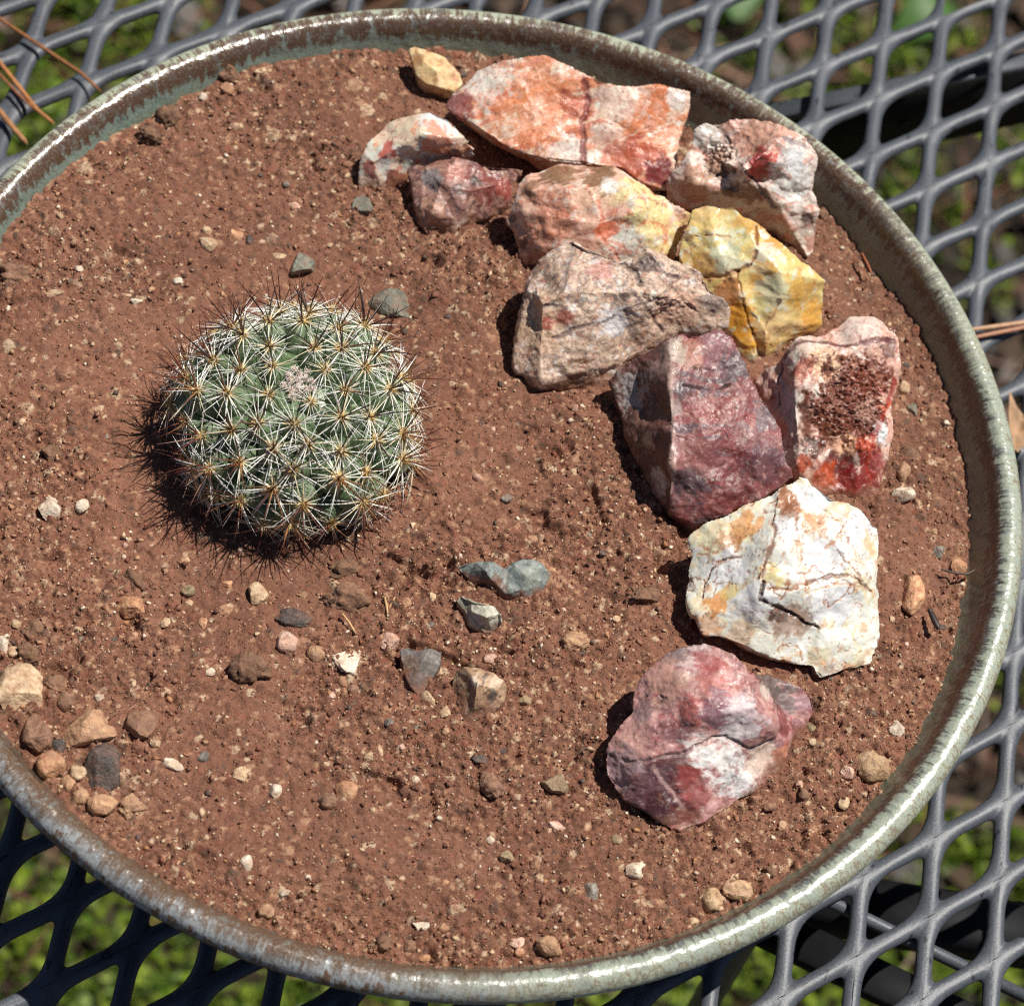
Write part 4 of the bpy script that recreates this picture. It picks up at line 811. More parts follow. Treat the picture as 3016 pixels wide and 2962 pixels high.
stone('granite_stone', CF, [(1020, 1232, 2), (1050, 1122, 4.5), (1110, 1101, 6), (1220, 1111, 7), (1330, 1141, 7), (1400, 1190, 6.5), (1406, 1250, 5), (1381, 1340, 3), (1301, 1430, 1.5), (1211, 1506, 0.5), (1110, 1491, 0.5), (1070, 1440, 1), (1055, 1350, 1.5), (1045, 1290, 1.5)],
      (160, 122, 86), [('N', 2.0, 0.15, (196, 158, 116), 0.8, 1), ('N', 1.1, 0.2, (92, 70, 52), 0.85, 2), ('B', 1180, 1200, 50, (226, 204, 176), 0.8), ('B', 1180, 1205, 18, BLK, 0.9), ('B', 1340, 1200, 60, (230, 196, 158), 0.7), ('B', 1320, 1320, 45, (60, 56, 54), 0.8), ('B', 1120, 1300, 70, (132, 92, 62), 0.7), ('B', 1140, 1480, 70, (84, 60, 40), 0.8)],
      'brown and tan granite stone in front of the grey triangular one', 'stone', under=0.12, amp=0.9, chip=1.0, mat=R_STONE, vox=0.00025, sat=0.8, veins=(), seed=57, inner=[(1200, 1220, 8.5), (1180, 1380, 5), (1300, 1250, 7)])
stone('tan_stone', CA, [(490, 112, 5), (530, 96, 5.5), (620, 121, 6), (740, 161, 6), (800, 221, 6), (842, 281, 5), (860, 350, 4), (800, 401, 3.5), (700, 376, 4), (600, 351, 4), (540, 301, 4), (510, 201, 4.5)],
      (222, 180, 126), [('N', 2.4, 0.2, (232, 198, 150), 0.8, 1), ('N', 1.4, 0.45, (176, 124, 78), 0.7, 2), ('B', 520, 180, 60, (150, 104, 62), 0.7), ('B', 820, 310, 40, (176, 108, 66), 0.7)],
      'tan pointed stone against the far rim left of the largest slab', 'stone', under=0.35, amp=0.6, chip=0.9, mat=R_STONE, vox=0.00024, sat=0.95, veins=(), seed=59, inner=[(680, 260, 6.8), (600, 200, 6.3)])

# ================================================================== pebbles and clods
import bmesh
PM = {
    'buff': mat_pebble('buff_pebble', (206, 172, 128), (168, 124, 82), (226, 200, 162)),
    'tan': mat_pebble('tan_pebble', (186, 138, 94), (140, 92, 58), (214, 172, 124)),
    'orange': mat_pebble('orange_pebble', (198, 138, 86), (150, 84, 48), (226, 180, 130)),
    'white': mat_pebble('white_pebble', (226, 208, 180), (190, 150, 112), (240, 228, 208)),
    'pink': mat_pebble('pink_pebble', (218, 170, 142), (180, 110, 84), (236, 210, 190)),
    'grey': mat_pebble('grey_pebble', (128, 122, 110), (84, 80, 74), (176, 172, 160), 0.55),
    'dark': mat_pebble('dark_pebble', (74, 66, 62), (44, 40, 40), (106, 96, 88), 0.5),
    'brown': mat_pebble('brown_pebble', (136, 94, 64), (92, 60, 40), (166, 122, 88)),
    'olive': mat_pebble('olive_pebble', (150, 128, 90), (104, 86, 58), (182, 160, 118)),
    'green': mat_pebble('green_pebble', (112, 116, 100), (74, 78, 70), (150, 152, 134), 0.6),
    'clod': mat_pebble('earth_clod', (118, 82, 54), (74, 48, 32), (154, 112, 76), 0.95, 420, 0.4),
    'granite': mat_pebble('granite_pebble', (194, 152, 104), (120, 92, 66), (222, 190, 148), 0.6, 380, 0.5),
}
def pebble_mesh(seed, sub, kind):
    r = np.random.default_rng(seed); bm = bmesh.new(); bmesh.ops.create_icosphere(bm, subdivisions=sub, radius=1.0)
    V = np.array([v.co[:] for v in bm.verts]); F = np.array([[v.index for v in f.verts] for f in bm.faces]); bm.free()
    n = {'clod': 5, 'round': 10, 'angular': 13, 'flake': 9}[kind]
    for _ in range(n):                                # shave flats off the ball
        d = r.normal(size=3); d /= np.linalg.norm(d); c = r.uniform(0.5, 0.84) if kind != 'round' else r.uniform(0.62, 0.9)
        t = V @ d; k = t > c; V[k] -= np.outer((t[k] - c) * 0.93, d)
    a = {'clod': 0.26, 'round': 0.09, 'angular': 0.09, 'flake': 0.13}[kind]
    V *= (1 + a * fbm(V, 0.75, 3, seed) + a * 0.5 * fbm(V, 0.22, 2, seed + 3))[:, None]
    if kind == 'clod': V *= (1 + 0.11 * fbm(V, 0.16, 2, seed + 7))[:, None]
    ext = V.max(0) - V.min(0); V /= ext[None] / 2; V -= (V.max(0) + V.min(0)) / 2
    return V, F

LAND = [('the cactus', 555, 790, 250), ('the largest slab', 1090, 220, 200), ('the small white and orange rock', 790, 285, 90), ('the wet reddish rock', 870, 370, 90), ('the pink and cream rock', 1130, 400, 150), ('the craggy rock', 1420, 330, 130), ('the speckled rock', 1170, 600, 180), ('the yellow rock', 1440, 540, 130), ('the dark red rock', 1330, 800, 170), ('the crystal hollow rock', 1590, 780, 130), ('the white quartz', 1480, 1100, 180), ('the purple and white rock', 1310, 1390, 180), ('the blue green stone', 955, 1100, 80), ('the pale stone', 910, 1165, 50), ('the grey triangular stone', 797, 1265, 45), ('the brown granite stone', 910, 1315, 55),
        ('the far rim', 620, 60, 60), ('the upper left rim', 200, 240, 60), ('the right rim', 1870, 1000, 60), ('the lower right rim', 1640, 1560, 60), ('the near rim', 900, 1840, 60), ('the lower left rim', 210, 1620, 60), ('the left edge of the photo', 0, 900, 20)]
used_labels = set()
def label_for(colour, what, x, y, size):
    sz = 'grain sized' if size < 9 else 'tiny' if size < 19 else 'small' if size < 30 else 'medium sized' if size < 46 else 'large'
    cand = sorted(LAND, key=lambda l: math.hypot(x - l[1], y - l[2]) - l[3])
    for full in (0, 1):
        for l in cand[:7]:
            dx, dy = x - l[1], y - l[2]
            rel = ('right of' if dx > 0 else 'left of') if abs(dx) > abs(dy) else ('in front of' if dy > 0 else 'behind')
            if 'rim' in l[0] or 'edge' in l[0]: rel = 'beside'
            gap = math.hypot(dx, dy) - l[3]
            far = 'close ' if gap < 45 else '' if gap < 170 else 'well '
            if rel == 'beside': far = {'close ': 'right ', '': '', 'well ': 'some way from '}[far]; rel = rel if far != 'some way from ' else ''
            lab = f'{sz} {colour} {what} {far}{rel} {l[0]}'.replace('  ', ' ')
            if full: lab = f'{sz} {colour} {what} {far}{rel} {l[0]}, nearer {cand[0][0] if cand[0][0] != l[0] else cand[1][0]}'.replace('  ', ' ')
            if lab not in used_labels:
                used_labels.add(lab); return lab
    return lab

WORDS = {'buff': 'buff', 'tan': 'tan', 'orange': 'orange tan', 'white': 'cream white', 'pink': 'pinkish', 'grey': 'grey', 'dark': 'dark', 'brown': 'brown', 'olive': 'olive tan', 'green': 'grey green', 'clod': 'brown', 'granite': 'speckled tan'}
K_ = 3016 / 1939
# x, y, width, height in the photograph at half size, colour, shape
PEB = [(317, 219, 56, 60, 'clod', 'c'), (284, 257, 50, 48, 'clod', 'c'), (437, 147, 56, 40, 'clod', 'c'), (429, 173, 28, 30, 'orange', 'r'), (492, 143, 28, 15, 'buff', 'f'), (384, 187, 18, 18, 'white', 'a'), (27, 522, 66, 52, 'clod', 'c'), (393, 460, 40, 36, 'buff', 'a'), (391, 437, 22, 18, 'buff', 'r'), (447, 441, 29, 18, 'orange', 'a'), (472, 451, 16, 22, 'dark', 'r'), (529, 480, 30, 15, 'buff', 'f'), (337, 532, 22, 17, 'white', 'a'), (259, 569, 25, 15, 'white', 'a'), (240, 556, 20, 12, 'buff', 'f'), (101, 552, 45, 13, 'buff', 'f'), (150, 509, 20, 14, 'white', 'a'), (683, 387, 42, 40, 'green', 'a'), (673, 159, 38, 35, 'tan', 'r'), (727, 175, 25, 25, 'buff', 'a'), (878, 135, 19, 17, 'dark', 'r'),
       (572, 498, 52, 52, 'green', 'a'), (750, 565, 105, 58, 'green', 'a'), (1566, 392, 42, 46, 'clod', 'c'), (1661, 503, 16, 16, 'dark', 'r'), (1681, 515, 13, 12, 'dark', 'r'), (1721, 683, 18, 14, 'dark', 'a'), (1714, 727, 26, 26, 'buff', 'r'), (1731, 767, 22, 26, 'green', 'a'), (1724, 856, 42, 32, 'brown', 'a'), (1711, 893, 28, 40, 'tan', 'r'), (1711, 935, 48, 30, 'white', 'r'), (1729, 1126, 48, 88, 'orange', 'r'), (1824, 1059, 34, 44, 'orange', 'a'), (1783, 1034, 32, 28, 'grey', 'r'), (1773, 996, 22, 18, 'tan', 'a'), (1790, 1176, 20, 11, 'dark', 'f'), (1705, 1375, 36, 46, 'white', 'a'), (1653, 1348, 22, 18, 'dark', 'a'), (1535, 1376, 23, 22, 'olive', 'r'), (1658, 1444, 76, 64, 'granite', 'a'), (1607, 1459, 26, 22, 'pink', 'a'), (1602, 1514, 20, 28, 'buff', 'a'), (1524, 1501, 20, 24, 'brown', 'r'), (1459, 1524, 25, 18, 'brown', 'r'), (1461, 1643, 26, 20, 'clod', 'r'), (1207, 1646, 40, 34, 'white', 'a'), (1355, 1692, 46, 48, 'granite', 'r'), (1401, 1678, 55, 42, 'granite', 'a'), (1319, 1732, 25, 17, 'buff', 'r'),
       (656, 1498, 44, 38, 'orange', 'r'), (620, 1516, 42, 34, 'brown', 'c'), (787, 1475, 16, 14, 'white', 'a'), (933, 1486, 52, 50, 'brown', 'c'), (1052, 1482, 50, 38, 'olive', 'a'), (909, 1436, 31, 20, 'dark', 'f'), (955, 1420, 18, 11, 'dark', 'f'), (1056, 1561, 40, 22, 'pink', 'f'), (1122, 1681, 26, 36, 'grey', 'r'), (962, 1619, 28, 24, 'olive', 'a'), (799, 1745, 30, 20, 'white', 'f'), (841, 1751, 21, 17, 'orange', 'r'), (726, 1770, 38, 34, 'clod', 'c'), (779, 1780, 23, 22, 'brown', 'r'), (988, 1790, 18, 17, 'orange', 'r'), (984, 1772, 28, 20, 'pink', 'a'), (1044, 1782, 50, 34, 'tan', 'a'), (807, 1801, 24, 15, 'orange', 'r'), (1167, 1589, 22, 20, 'olive', 'r'),
       (243, 1140, 60, 40, 'orange', 'a'), (490, 1118, 38, 42, 'buff', 'a'), (356, 1110, 28, 24, 'olive', 'r'), (358, 1131, 15, 14, 'buff', 'r'), (313, 1172, 19, 20, 'buff', 'a'), (383, 1174, 17, 24, 'orange', 'r'), (558, 1165, 68, 36, 'dark', 'f'), (545, 1214, 42, 42, 'pink', 'r'), (599, 1238, 36, 32, 'tan', 'r'), (471, 1263, 82, 62, 'clod', 'c'), (398, 1268, 24, 18, 'white', 'a'), (211, 1204, 30, 14, 'dark', 'f'), (188, 1319, 18, 16, 'white', 'a'), (294, 1406, 20, 18, 'buff', 'a'), (330, 1444, 42, 22, 'white', 'a'), (456, 1464, 29, 30, 'buff', 'a'), (524, 1496, 28, 28, 'white', 'r'), (385, 1430, 24, 20, 'grey', 'r'), (467, 1625, 25, 32, 'white', 'r'), (505, 1717, 28, 26, 'tan', 'r'), (539, 1683, 20, 14, 'white', 'a'),
       (35, 1305, 92, 98, 'buff', 'a'), (160, 1378, 112, 66, 'tan', 'a'), (268, 1370, 62, 62, 'brown', 'a'), (194, 1450, 66, 92, 'dark', 'r'), (74, 1388, 56, 70, 'brown', 'a'), (97, 1448, 52, 46, 'orange', 'r'), (148, 1463, 31, 28, 'buff', 'r'), (194, 1525, 54, 40, 'tan', 'r'), (253, 1527, 60, 48, 'tan', 'c'), (153, 1508, 32, 30, 'tan', 'r'), (128, 1481, 30, 30, 'tan', 'r'), (234, 1478, 42, 34, 'clod', 'c'), (104, 1410, 38, 32, 'dark', 'a'), (126, 1329, 34, 36, 'brown', 'r'), (26, 1233, 22, 20, 'buff', 'r'), (5, 1225, 24, 40, 'white', 'a'), (55, 1236, 50, 40, 'clod', 'c'), (66, 1191, 52, 44, 'clod', 'c'), (110, 1290, 60, 44, 'clod', 'c'), (430, 1097, 27, 17, 'orange', 'a'),
       (653, 1128, 98, 66, 'clod', 'c'), (651, 1076, 92, 48, 'clod', 'c'), (738, 1213, 40, 38, 'pink', 'a'), (657, 1256, 54, 52, 'white', 'f'), (650, 1288, 22, 24, 'orange', 'r'), (668, 1305, 26, 22, 'brown', 'r'), (812, 1321, 31, 32, 'buff', 'a'), (843, 1346, 21, 26, 'buff', 'a'), (818, 1130, 17, 18, 'buff', 'a'), (770, 1140, 20, 18, 'orange', 'a'), (815, 1182, 17, 15, 'grey', 'r'), (995, 1323, 28, 22, 'olive', 'r'), (930, 1244, 29, 20, 'pink', 'a'), (1043, 1076, 15, 14, 'orange', 'r'), (737, 1372, 20, 18, 'grey', 'r'), (718, 1421, 14, 22, 'buff', 'r'), (697, 1436, 18, 16, 'buff', 'a'), (1216, 1128, 72, 44, 'clod', 'c'), (94, 957, 42, 44, 'white', 'a'), (155, 956, 28, 28, 'white', 'r'), (348, 1057, 25, 21, 'tan', 'r'), (256, 1086, 52, 46, 'clod', 'c'), (100, 856, 46, 36, 'clod', 'c'), (960, 942, 26, 22, 'grey', 'a'), (905, 905, 20, 18, 'pink', 'r'), (1010, 1012, 22, 16, 'tan', 'r'), (1090, 1215, 60, 44, 'tan', 'c'), (930, 1585, 18, 15, 'white', 'r'), (30, 1180, 18, 16, 'buff', 'a'), (560, 385, 20, 16, 'pink', 'a'), (760, 480, 18, 16, 'buff', 'r')]
KINDS_ = {'c': ('clod', 'earth_clod', 'crumbly earth clod'), 'r': ('round', 'pebble', 'rounded pebble'), 'a': ('angular', 'pebble', 'angular pebble'), 'f': ('flake', 'stone_flake', 'flat stone flake')}
PLACED = []
def place_pebble(i, x, y, w_, h_, colour, sh, name, lab, cat, group, base=None):
    kind = KINDS_[sh][0]
    X, Y = x * K_, y * K_
    p = at(X, Y, SOIL + 0.001); s = 12000.0
    wx = w_ * K_ / s / 2; wy = h_ * K_ / s / 2 / 0.95
    hz = min(wx, wy) * {'c': 0.85, 'r': 0.9, 'a': 0.85, 'f': 0.5}[sh]
    if base is None:
        sub = 4 if max(w_, h_) > 44 else 3 if max(w_, h_) > 20 else 2
        V, F = pebble_mesh(500 + i, sub, kind); V = V * np.array([wx, wy, hz])
        me = mesh(name, V, F, PM[colour], smooth=(sh in 'rc' and sub > 2)); o = obj(name, me)
        if sh in 'af':
            me.polygons.foreach_set('use_smooth', np.ones(len(me.polygons), bool))
            try: me.set_sharp_from_angle(angle=math.radians(28))
            except Exception: pass
    else:
        o = base.copy(); COL.objects.link(o)
    hs = soil_h(np.array([p[0]]), np.array([p[1]]))[0][0]
    o.location = (p[0], p[1], hs - hz * 0.05)
    rr = random.Random(i)
    o.rotation_euler = (rr.uniform(-0.3, 0.3), rr.uniform(-0.3, 0.3), 0.235 + rr.uniform(-0.25, 0.25))
    tag(o, lab, cat, group); PLACED.append((x, y, max(w_, h_) / 2)); return o
for i, (x, y, w_, h_, c_, sh) in enumerate(PEB):
    nm, what = KINDS_[sh][1:]
    place_pebble(i, x, y, w_, h_, c_, sh, nm, label_for(WORDS[c_], what, x, y, max(w_, h_)), {'c': 'clod', 'r': 'pebble', 'a': 'pebble', 'f': 'stone flake'}[sh],
                 {'c': 'earth clods on the soil', 'f': 'stone flakes on the soil'}.get(sh, 'pebbles on the soil'))
# the many still smaller pebbles, alike within their colour
protos = {}
small = 0; tries = 0
while small < 80 and tries < 4000:
    tries += 1
    a = random.uniform(0, 2 * math.pi); q = 0.126 * math.sqrt(random.random()); X3 = np.array([[q * math.cos(a), q * math.sin(a), SOIL]])
    x, y = project(X3)[0] / K_
    if not (4 < x < 1935) or any(math.hypot(x - l[1], y - l[2]) < l[3] + 12 for l in LAND[:16]) or any(math.hypot(x - b[0], y - b[1]) < b[2] + 9 for b in PLACED): continue
    if y < 1000 and random.random() < 0.45: continue
    c_ = random.choice(['buff', 'buff', 'white', 'tan', 'pink', 'dark', 'brown', 'orange', 'grey']); sh = random.choice('aar')
    w_ = random.uniform(9, 15); key = (c_, sh)
    o = place_pebble(900 + small, x, y, w_, w_ * random.uniform(0.7, 1.0), c_, sh, 'pebble', label_for(WORDS[c_], ('angular' if sh == 'a' else 'rounded') + ' pebble', x, y, 1), 'pebble', 'grain sized pebbles scattered on the soil', protos.get(key))
    if key in protos: o.scale = (1, 1, 1); o.rotation_euler.z = random.uniform(0, 6.28)
    else: protos[key] = o
    k = random.uniform(0.75, 1.2); o.scale = (k, k, k); small += 1

# ================================================================== the cactus
def build_cactus():
    ctr = at(874, 1236, SOIL + 0.0084)
    base = np.array([ctr[0], ctr[1], SOIL])
    root = empty('cactus', base); tag(root, 'round green cactus with white and dark brown spines in the red soil', 'cactus')
    C0 = ctr - base; A, CZ = 0.0228, 0.0156                # core half width and half height
    kb = NT('cactus_skin'); P = kb.coord('Generated'); Po = kb.coord()
    n = kb.noise(Po, 900, 4, 0.6); n2 = kb.noise(Po, 260, 3)
    c = kb.ramp(n, [(0.3, lin((70, 90, 60))), (0.55, lin((110, 132, 96))), (0.8, lin((156, 172, 134)))])
    c = kb.mix(kb.ramp(n2, [(0.45, 0.0), (0.7, 0.5)]), c, lin((104, 116, 76)))
    kb.set(Base_Color=c, Roughness=0.3, Normal=kb.bump(n, 0.0004, 0.4))
    kb.b.inputs['Subsurface Weight'].default_value = 0.12; kb.b.inputs['Subsurface Scale'].default_value = 0.002; kb.b.inputs['Subsurface Radius'].default_value = (0.6, 1.0, 0.3)
    skin = kb.m
    wool = mat_plain('areole_wool', (214, 168, 92), 0.9, (236, 206, 140), 1800)
    woolw = mat_plain('white_wool', (222, 208, 196), 0.95, (240, 232, 224), 1800)
    k = NT('spines'); k.set(Base_Color=k.attr(), Roughness=0.32); k.b.inputs['Specular IOR Level'].default_value = 0.6
    spm = k.m
    # stem
    U, Vn = 48, 24; V = []; F = []
    for j in range(Vn + 1):
        t = -0.42 * math.pi + (0.92 * math.pi) * j / Vn
        for i in range(U):
            a = 2 * math.pi * i / U; V.append(C0 + np.array([A * math.cos(t) * math.cos(a), A * math.cos(t) * math.sin(a), CZ * math.sin(t)]))
    for j in range(Vn):
        for i in range(U): F.append((j * U + i, j * U + (i + 1) % U, (j + 1) * U + (i + 1) % U, (j + 1) * U + i))
    F.append(tuple(range(Vn * U, Vn * U + U)))
    obj('stem', mesh('stem', np.array(V), F, skin), root)
    # a tubercle: blunt nipple along +Z, unit height
    tv = []; tf = []
    pr = [(1.12, -0.25), (1.08, 0.05), (1.0, 0.3), (0.88, 0.54), (0.70, 0.74), (0.47, 0.89), (0.24, 0.965), (0.0, 0.98)]; S = 16
    for r_, z in pr:
        for i in range(S): tv.append((r_ * math.cos(2 * math.pi * i / S), r_ * math.sin(2 * math.pi * i / S), z))
    for j in range(len(pr) - 1):
        for i in range(S): tf.append((j * S + i, j * S + (i + 1) % S, (j + 1) * S + (i + 1) % S, (j + 1) * S + i))
    tv = np.array(tv); tf = np.array(tf)
    tub_me = [mesh('tubercle', tv * (1 + 0.05 * fbm(tv, 0.7, 2, s))[:, None], tf, skin) for s in range(4)]
    # woolly areole: a tuft of short bent hairs over a small pad
    def hairs(nh, ln, rad, seed, spread, cols):
        r = np.random.default_rng(seed); V = []; F = []; C = []; q = 0
        for h in range(nh):
            a = r.uniform(0, 6.28); e = r.uniform(0, spread); d = np.array([math.sin(e) * math.cos(a), math.sin(e) * math.sin(a), math.cos(e)])
            s0 = d * 0.3 * ln; L = ln * r.uniform(0.6, 1.25); b = r.normal(size=3) * 0.4 * L
            p0, p1, p2 = s0, s0 + d * L * 0.55 + b * 0.3, s0 + d * L + b
            sd_ = np.cross(d, r.normal(size=3)); sd_ /= np.linalg.norm(sd_); s2 = np.cross(d, sd_)
            for p, w_ in ((p0, 1), (p1, 0.8), (p2, 0.25)):
                for t in range(3): V.append(p + rad * w_ * (math.cos(t * 2.094) * sd_ + math.sin(t * 2.094) * s2))
            for j in range(2):
                for t in range(3): F.append((q + j * 3 + t, q + j * 3 + (t + 1) % 3, q + j * 3 + 3 + (t + 1) % 3, q + j * 3 + 3 + t))
            c = np.array(lin(cols[r.integers(0, len(cols))])); C += [c] * 9; q += 9
        return np.array(V), np.array(F), np.array(C)
    GOLD = [(236, 206, 138), (244, 222, 166), (222, 184, 112), (246, 230, 188)]
    ar_me = []
    for s in range(4):
        V, F, C = hairs(150, 0.00100, 0.00011, 40 + s, 1.8, GOLD); ar_me.append(mesh('areole', V, F, spm, cols=C))
    # spines: bent tapering needles along +Z, unit length
    def needle(rad, bend, cols, segs=6, sides=5):
        V = []; F = []; C = []
        for j in range(segs + 1):
            t = j / segs; r_ = rad * (1.0 - 0.82 * t ** 1.6) if j else rad * 1.15
            cx = bend * t * t
            for s in range(sides): V.append((cx + r_ * math.cos(2 * math.pi * s / sides), r_ * math.sin(2 * math.pi * s / sides), t))
            f = t * (len(cols) - 1); i0 = min(int(f), len(cols) - 2); w_ = f - i0
            C += [np.array(lin(cols[i0])) * (1 - w_) + np.array(lin(cols[i0 + 1])) * w_] * sides
        for j in range(segs):
            for s in range(sides): F.append((j * sides + s, j * sides + (s + 1) % sides, (j + 1) * sides + (s + 1) % sides, (j + 1) * sides + s))
        F2 = np.array(F); return np.array(V), F2, np.array(C)
    DARK = [(110, 66, 40), (44, 20, 17), (34, 16, 15), (32, 15, 15), (30, 15, 15)]
    REDB = [(170, 112, 66), (112, 58, 38), (96, 44, 34), (80, 36, 30), (62, 28, 26)]
    TANB = [(200, 160, 104), (164, 116, 76), (132, 86, 58), (108, 66, 48), (92, 54, 42)]
    CREAM = [(238, 222, 178), (246, 242, 230), (248, 248, 246), (240, 238, 232)]
    CRM2 = [(226, 196, 136), (226, 210, 176), (222, 212, 190), (200, 176, 150)]
    cen_v = [needle(0.0200, b, c) for c in (DARK, REDB, TANB) for b in (0.08, 0.24, -0.22)]
    rad_v = [needle(0.0190, b, c, 5, 4) for c in (CREAM, CRM2) for b in (0.05, 0.13, 0.2)]
    cen_me = [mesh('central_spine', v[0], v[1], spm, cols=v[2]) for v in cen_v]
    rad_me = [mesh('radial_spine', v[0], v[1], spm, cols=v[2]) for v in rad_v]
    # phyllotaxis over the dome
    r = np.random.default_rng(5); N = 84; ga = math.radians(137.508); sites = []
    for i in range(N):
        f = (i + 2.2) / (N + 2); th = math.acos(1 - 1.36 * f) * (1.0 - 0.10 * (1 - f))     # angle from the apex
        sites.append((th + r.uniform(-0.05, 0.05), i * ga + 0.6 + r.uniform(-0.09, 0.09)))
    view = CAM - (base + C0); view /= np.linalg.norm(view)
    specs = []; tubs = []
    for i, (th, ph) in enumerate(sites):
        d = np.array([math.sin(th) * math.cos(ph), math.sin(th) * math.sin(ph), math.cos(th)])
        p = C0 + np.array([A * d[0], A * d[1], CZ * d[2]]) * 0.97
        nrm = np.array([d[0] / A ** 2 * A, d[1] / A ** 2 * A, d[2] / CZ ** 2 * CZ]); nrm /= np.linalg.norm(nrm)
        size = (0.45 + 0.55 * sstep(0.1, 0.75, np.array(th))) * r.uniform(0.85, 1.12)
        ax = nrm + np.array([0, 0, 0.22]); ax /= np.linalg.norm(ax)
        H_ = 0.0078 * size; B_ = 0.0047 * size
        Z = Vector(ax); q = Z.to_track_quat('Z', 'Y'); M = Matrix.Translation(Vector(p)) @ q.to_matrix().to_4x4() @ Matrix.Rotation(r.uniform(0, 6.28), 4, 'Z')
        o = obj('tubercle', tub_me[i % 4], root); o.matrix_local = M @ Matrix.Diagonal((B_, B_, H_, 1))
        tip = np.array(p) + ax * H_ * 0.95
        if tip[2] < 0.0006: pass
        tubs.append((o, M, B_, H_, tip, ax, size, float(ax @ view), th))
    score = sorted(range(N), key=lambda i: -tubs[i][7])
    front = set(score[:58]); vfront = set(score[:19])
    stuffV, stuffF, stuffC, q = [], [], [], 0
    nC = nR = 0
    def inv(i): return (tubs[i][1] @ Matrix.Diagonal((tubs[i][2], tubs[i][2], tubs[i][3], 1))).inverted()
    def put(i, kind, k, T):
        nonlocal q, nC, nR
        o, *_ = tubs[i]
        single = (kind == 'c' and i in front and nC < 300) or (kind == 'r' and i in vfront and nR < 300)
        if single:
            s = obj('central_spine' if kind == 'c' else 'radial_spine', (cen_me if kind == 'c' else rad_me)[k], o)
            s.matrix_local = inv(i) @ T
            if kind == 'c': nC += 1
            else: nR += 1
        else:
            v, f, c = (cen_v if kind == 'c' else rad_v)[k]
            T_ = np.array(T); stuffV.append(v @ T_[:3, :3].T + T_[:3, 3]); stuffF.append([tuple(x + q for x in y) for y in f]); stuffC.append(c); q += len(v)
    for i in range(N):
        o, M, B_, H_, tip, ax, size, vis, th = tubs[i]
        a = obj('areole', ar_me[i % 4], o)
        a.matrix_local = inv(i) @ Matrix.Translation(Vector(tip)) @ Vector(ax).to_track_quat('Z', 'Y').to_matrix().to_4x4() @ Matrix.Scale(0.75 + 0.45 * size, 4)
        if tip[2] < -0.002: continue
        z = Vector(ax); e1 = z.orthogonal().normalized(); e2 = z.cross(e1)
        off = r.uniform(0, 6.28)
        nr = int(r.integers(20, 26))
        for s in range(nr):                              # radials, splayed flat
            t = off + 2 * math.pi * s / nr + r.uniform(-0.22, 0.22); el = r.uniform(0.0, 0.42)
            dr = (math.cos(el) * (math.cos(t) * e1 + math.sin(t) * e2) + math.sin(el) * z).normalized()
            L = r.uniform(0.0058, 0.0098) * (0.45 + 0.55 * size)
            Rm = frame(dr, -z); put(i, 'r', int(r.integers(0, 3)) + (3 if (r.random() < 0.25 or th > 1.5) else 0), Matrix.Translation(Vector(tip)) @ Rm @ Matrix.Diagonal((L, L, L, 1)))
        nc = (int(r.integers(5, 8)) if th < 1.1 else int(r.integers(6, 10))) if th > 0.3 else 3
        for s in range(nc):                              # centrals, longer, dark, spreading
            t = off + 0.4 + 2 * math.pi * s / nc + r.uniform(-0.3, 0.3); el = r.uniform(0.35, 1.0) if s else 1.25
            dr = (math.cos(el) * (math.cos(t) * e1 + math.sin(t) * e2) + math.sin(el) * z).normalized()
            L = (r.uniform(0.0080, 0.0122) if th < 1.15 else r.uniform(0.0066, 0.0105)) * (0.5 + 0.5 * size)
            kk = int(r.integers(0, 3)) + (0 if th < 1.0 else 3 if r.random() < 0.6 else 6)
            if th < 1.0 and r.random() < 0.15: kk += 3
            Rm = frame(dr, -z); put(i, 'c', kk, Matrix.Translation(Vector(tip)) @ Rm @ Matrix.Diagonal((L, L, L, 1)))
    o = obj('spine_mass', mesh('spine_mass', np.concatenate(stuffV), [f for g in stuffF for f in g], spm, cols=np.concatenate(stuffC)), root)
    o['kind'] = 'stuff'
    # white woolly crown: small tufts crowding the sunken tip
    cv, cf, cc, n_ = [], [], [], 0
    for i in range(16):
        V, F, C = hairs(90, 0.00085, 0.00012, 77 + i, 1.5, [(248, 240, 232), (252, 248, 244), (244, 228, 218), (238, 206, 196)])
        a_ = i * ga; q_ = 0.0042 * math.sqrt(i / 16)
        cv.append(V + np.array([q_ * math.cos(a_), q_ * math.sin(a_), 0.0009 - 30.0 * q_ * q_ + 0.0003 * r.random()])); cf.append(F + n_); cc.append(C); n_ += len(V)
    o = obj('woolly_crown', mesh('woolly_crown', np.concatenate(cv), np.concatenate(cf), spm, cols=np.concatenate(cc)), root); o.location = C0 + np.array([0, 0, CZ * 1.0])
    # drops of water caught in the spines
    g = NT('water'); g.set(Base_Color=(1, 1, 1), Roughness=0.0); g.b.inputs['Transmission Weight'].default_value = 1.0; g.b.inputs['IOR'].default_value = 1.33
    bm = bmesh.new(); bmesh.ops.create_icosphere(bm, subdivisions=2, radius=1.0); dv = np.array([v.co[:] for v in bm.verts]); df = np.array([[v.index for v in f.verts] for f in bm.faces]); bm.free()
    V = []; F = []; n_ = 0
    for i in range(260):
        j = int(r.integers(0, 60)); tip, ax = tubs[j][4], tubs[j][5]; d = r.normal(size=3); d -= ax * (d @ ax) * 0.7; d /= np.linalg.norm(d)
        p = tip + d * r.uniform(0.001, 0.006) + ax * 0.0006; s = r.uniform(0.00010, 0.00026)
        V.append(dv * s + p); F.append(df + n_); n_ += len(dv)
    o = obj('water_drops', mesh('water_drops', np.concatenate(V), np.concatenate(F), g.m), root); o['kind'] = 'stuff'

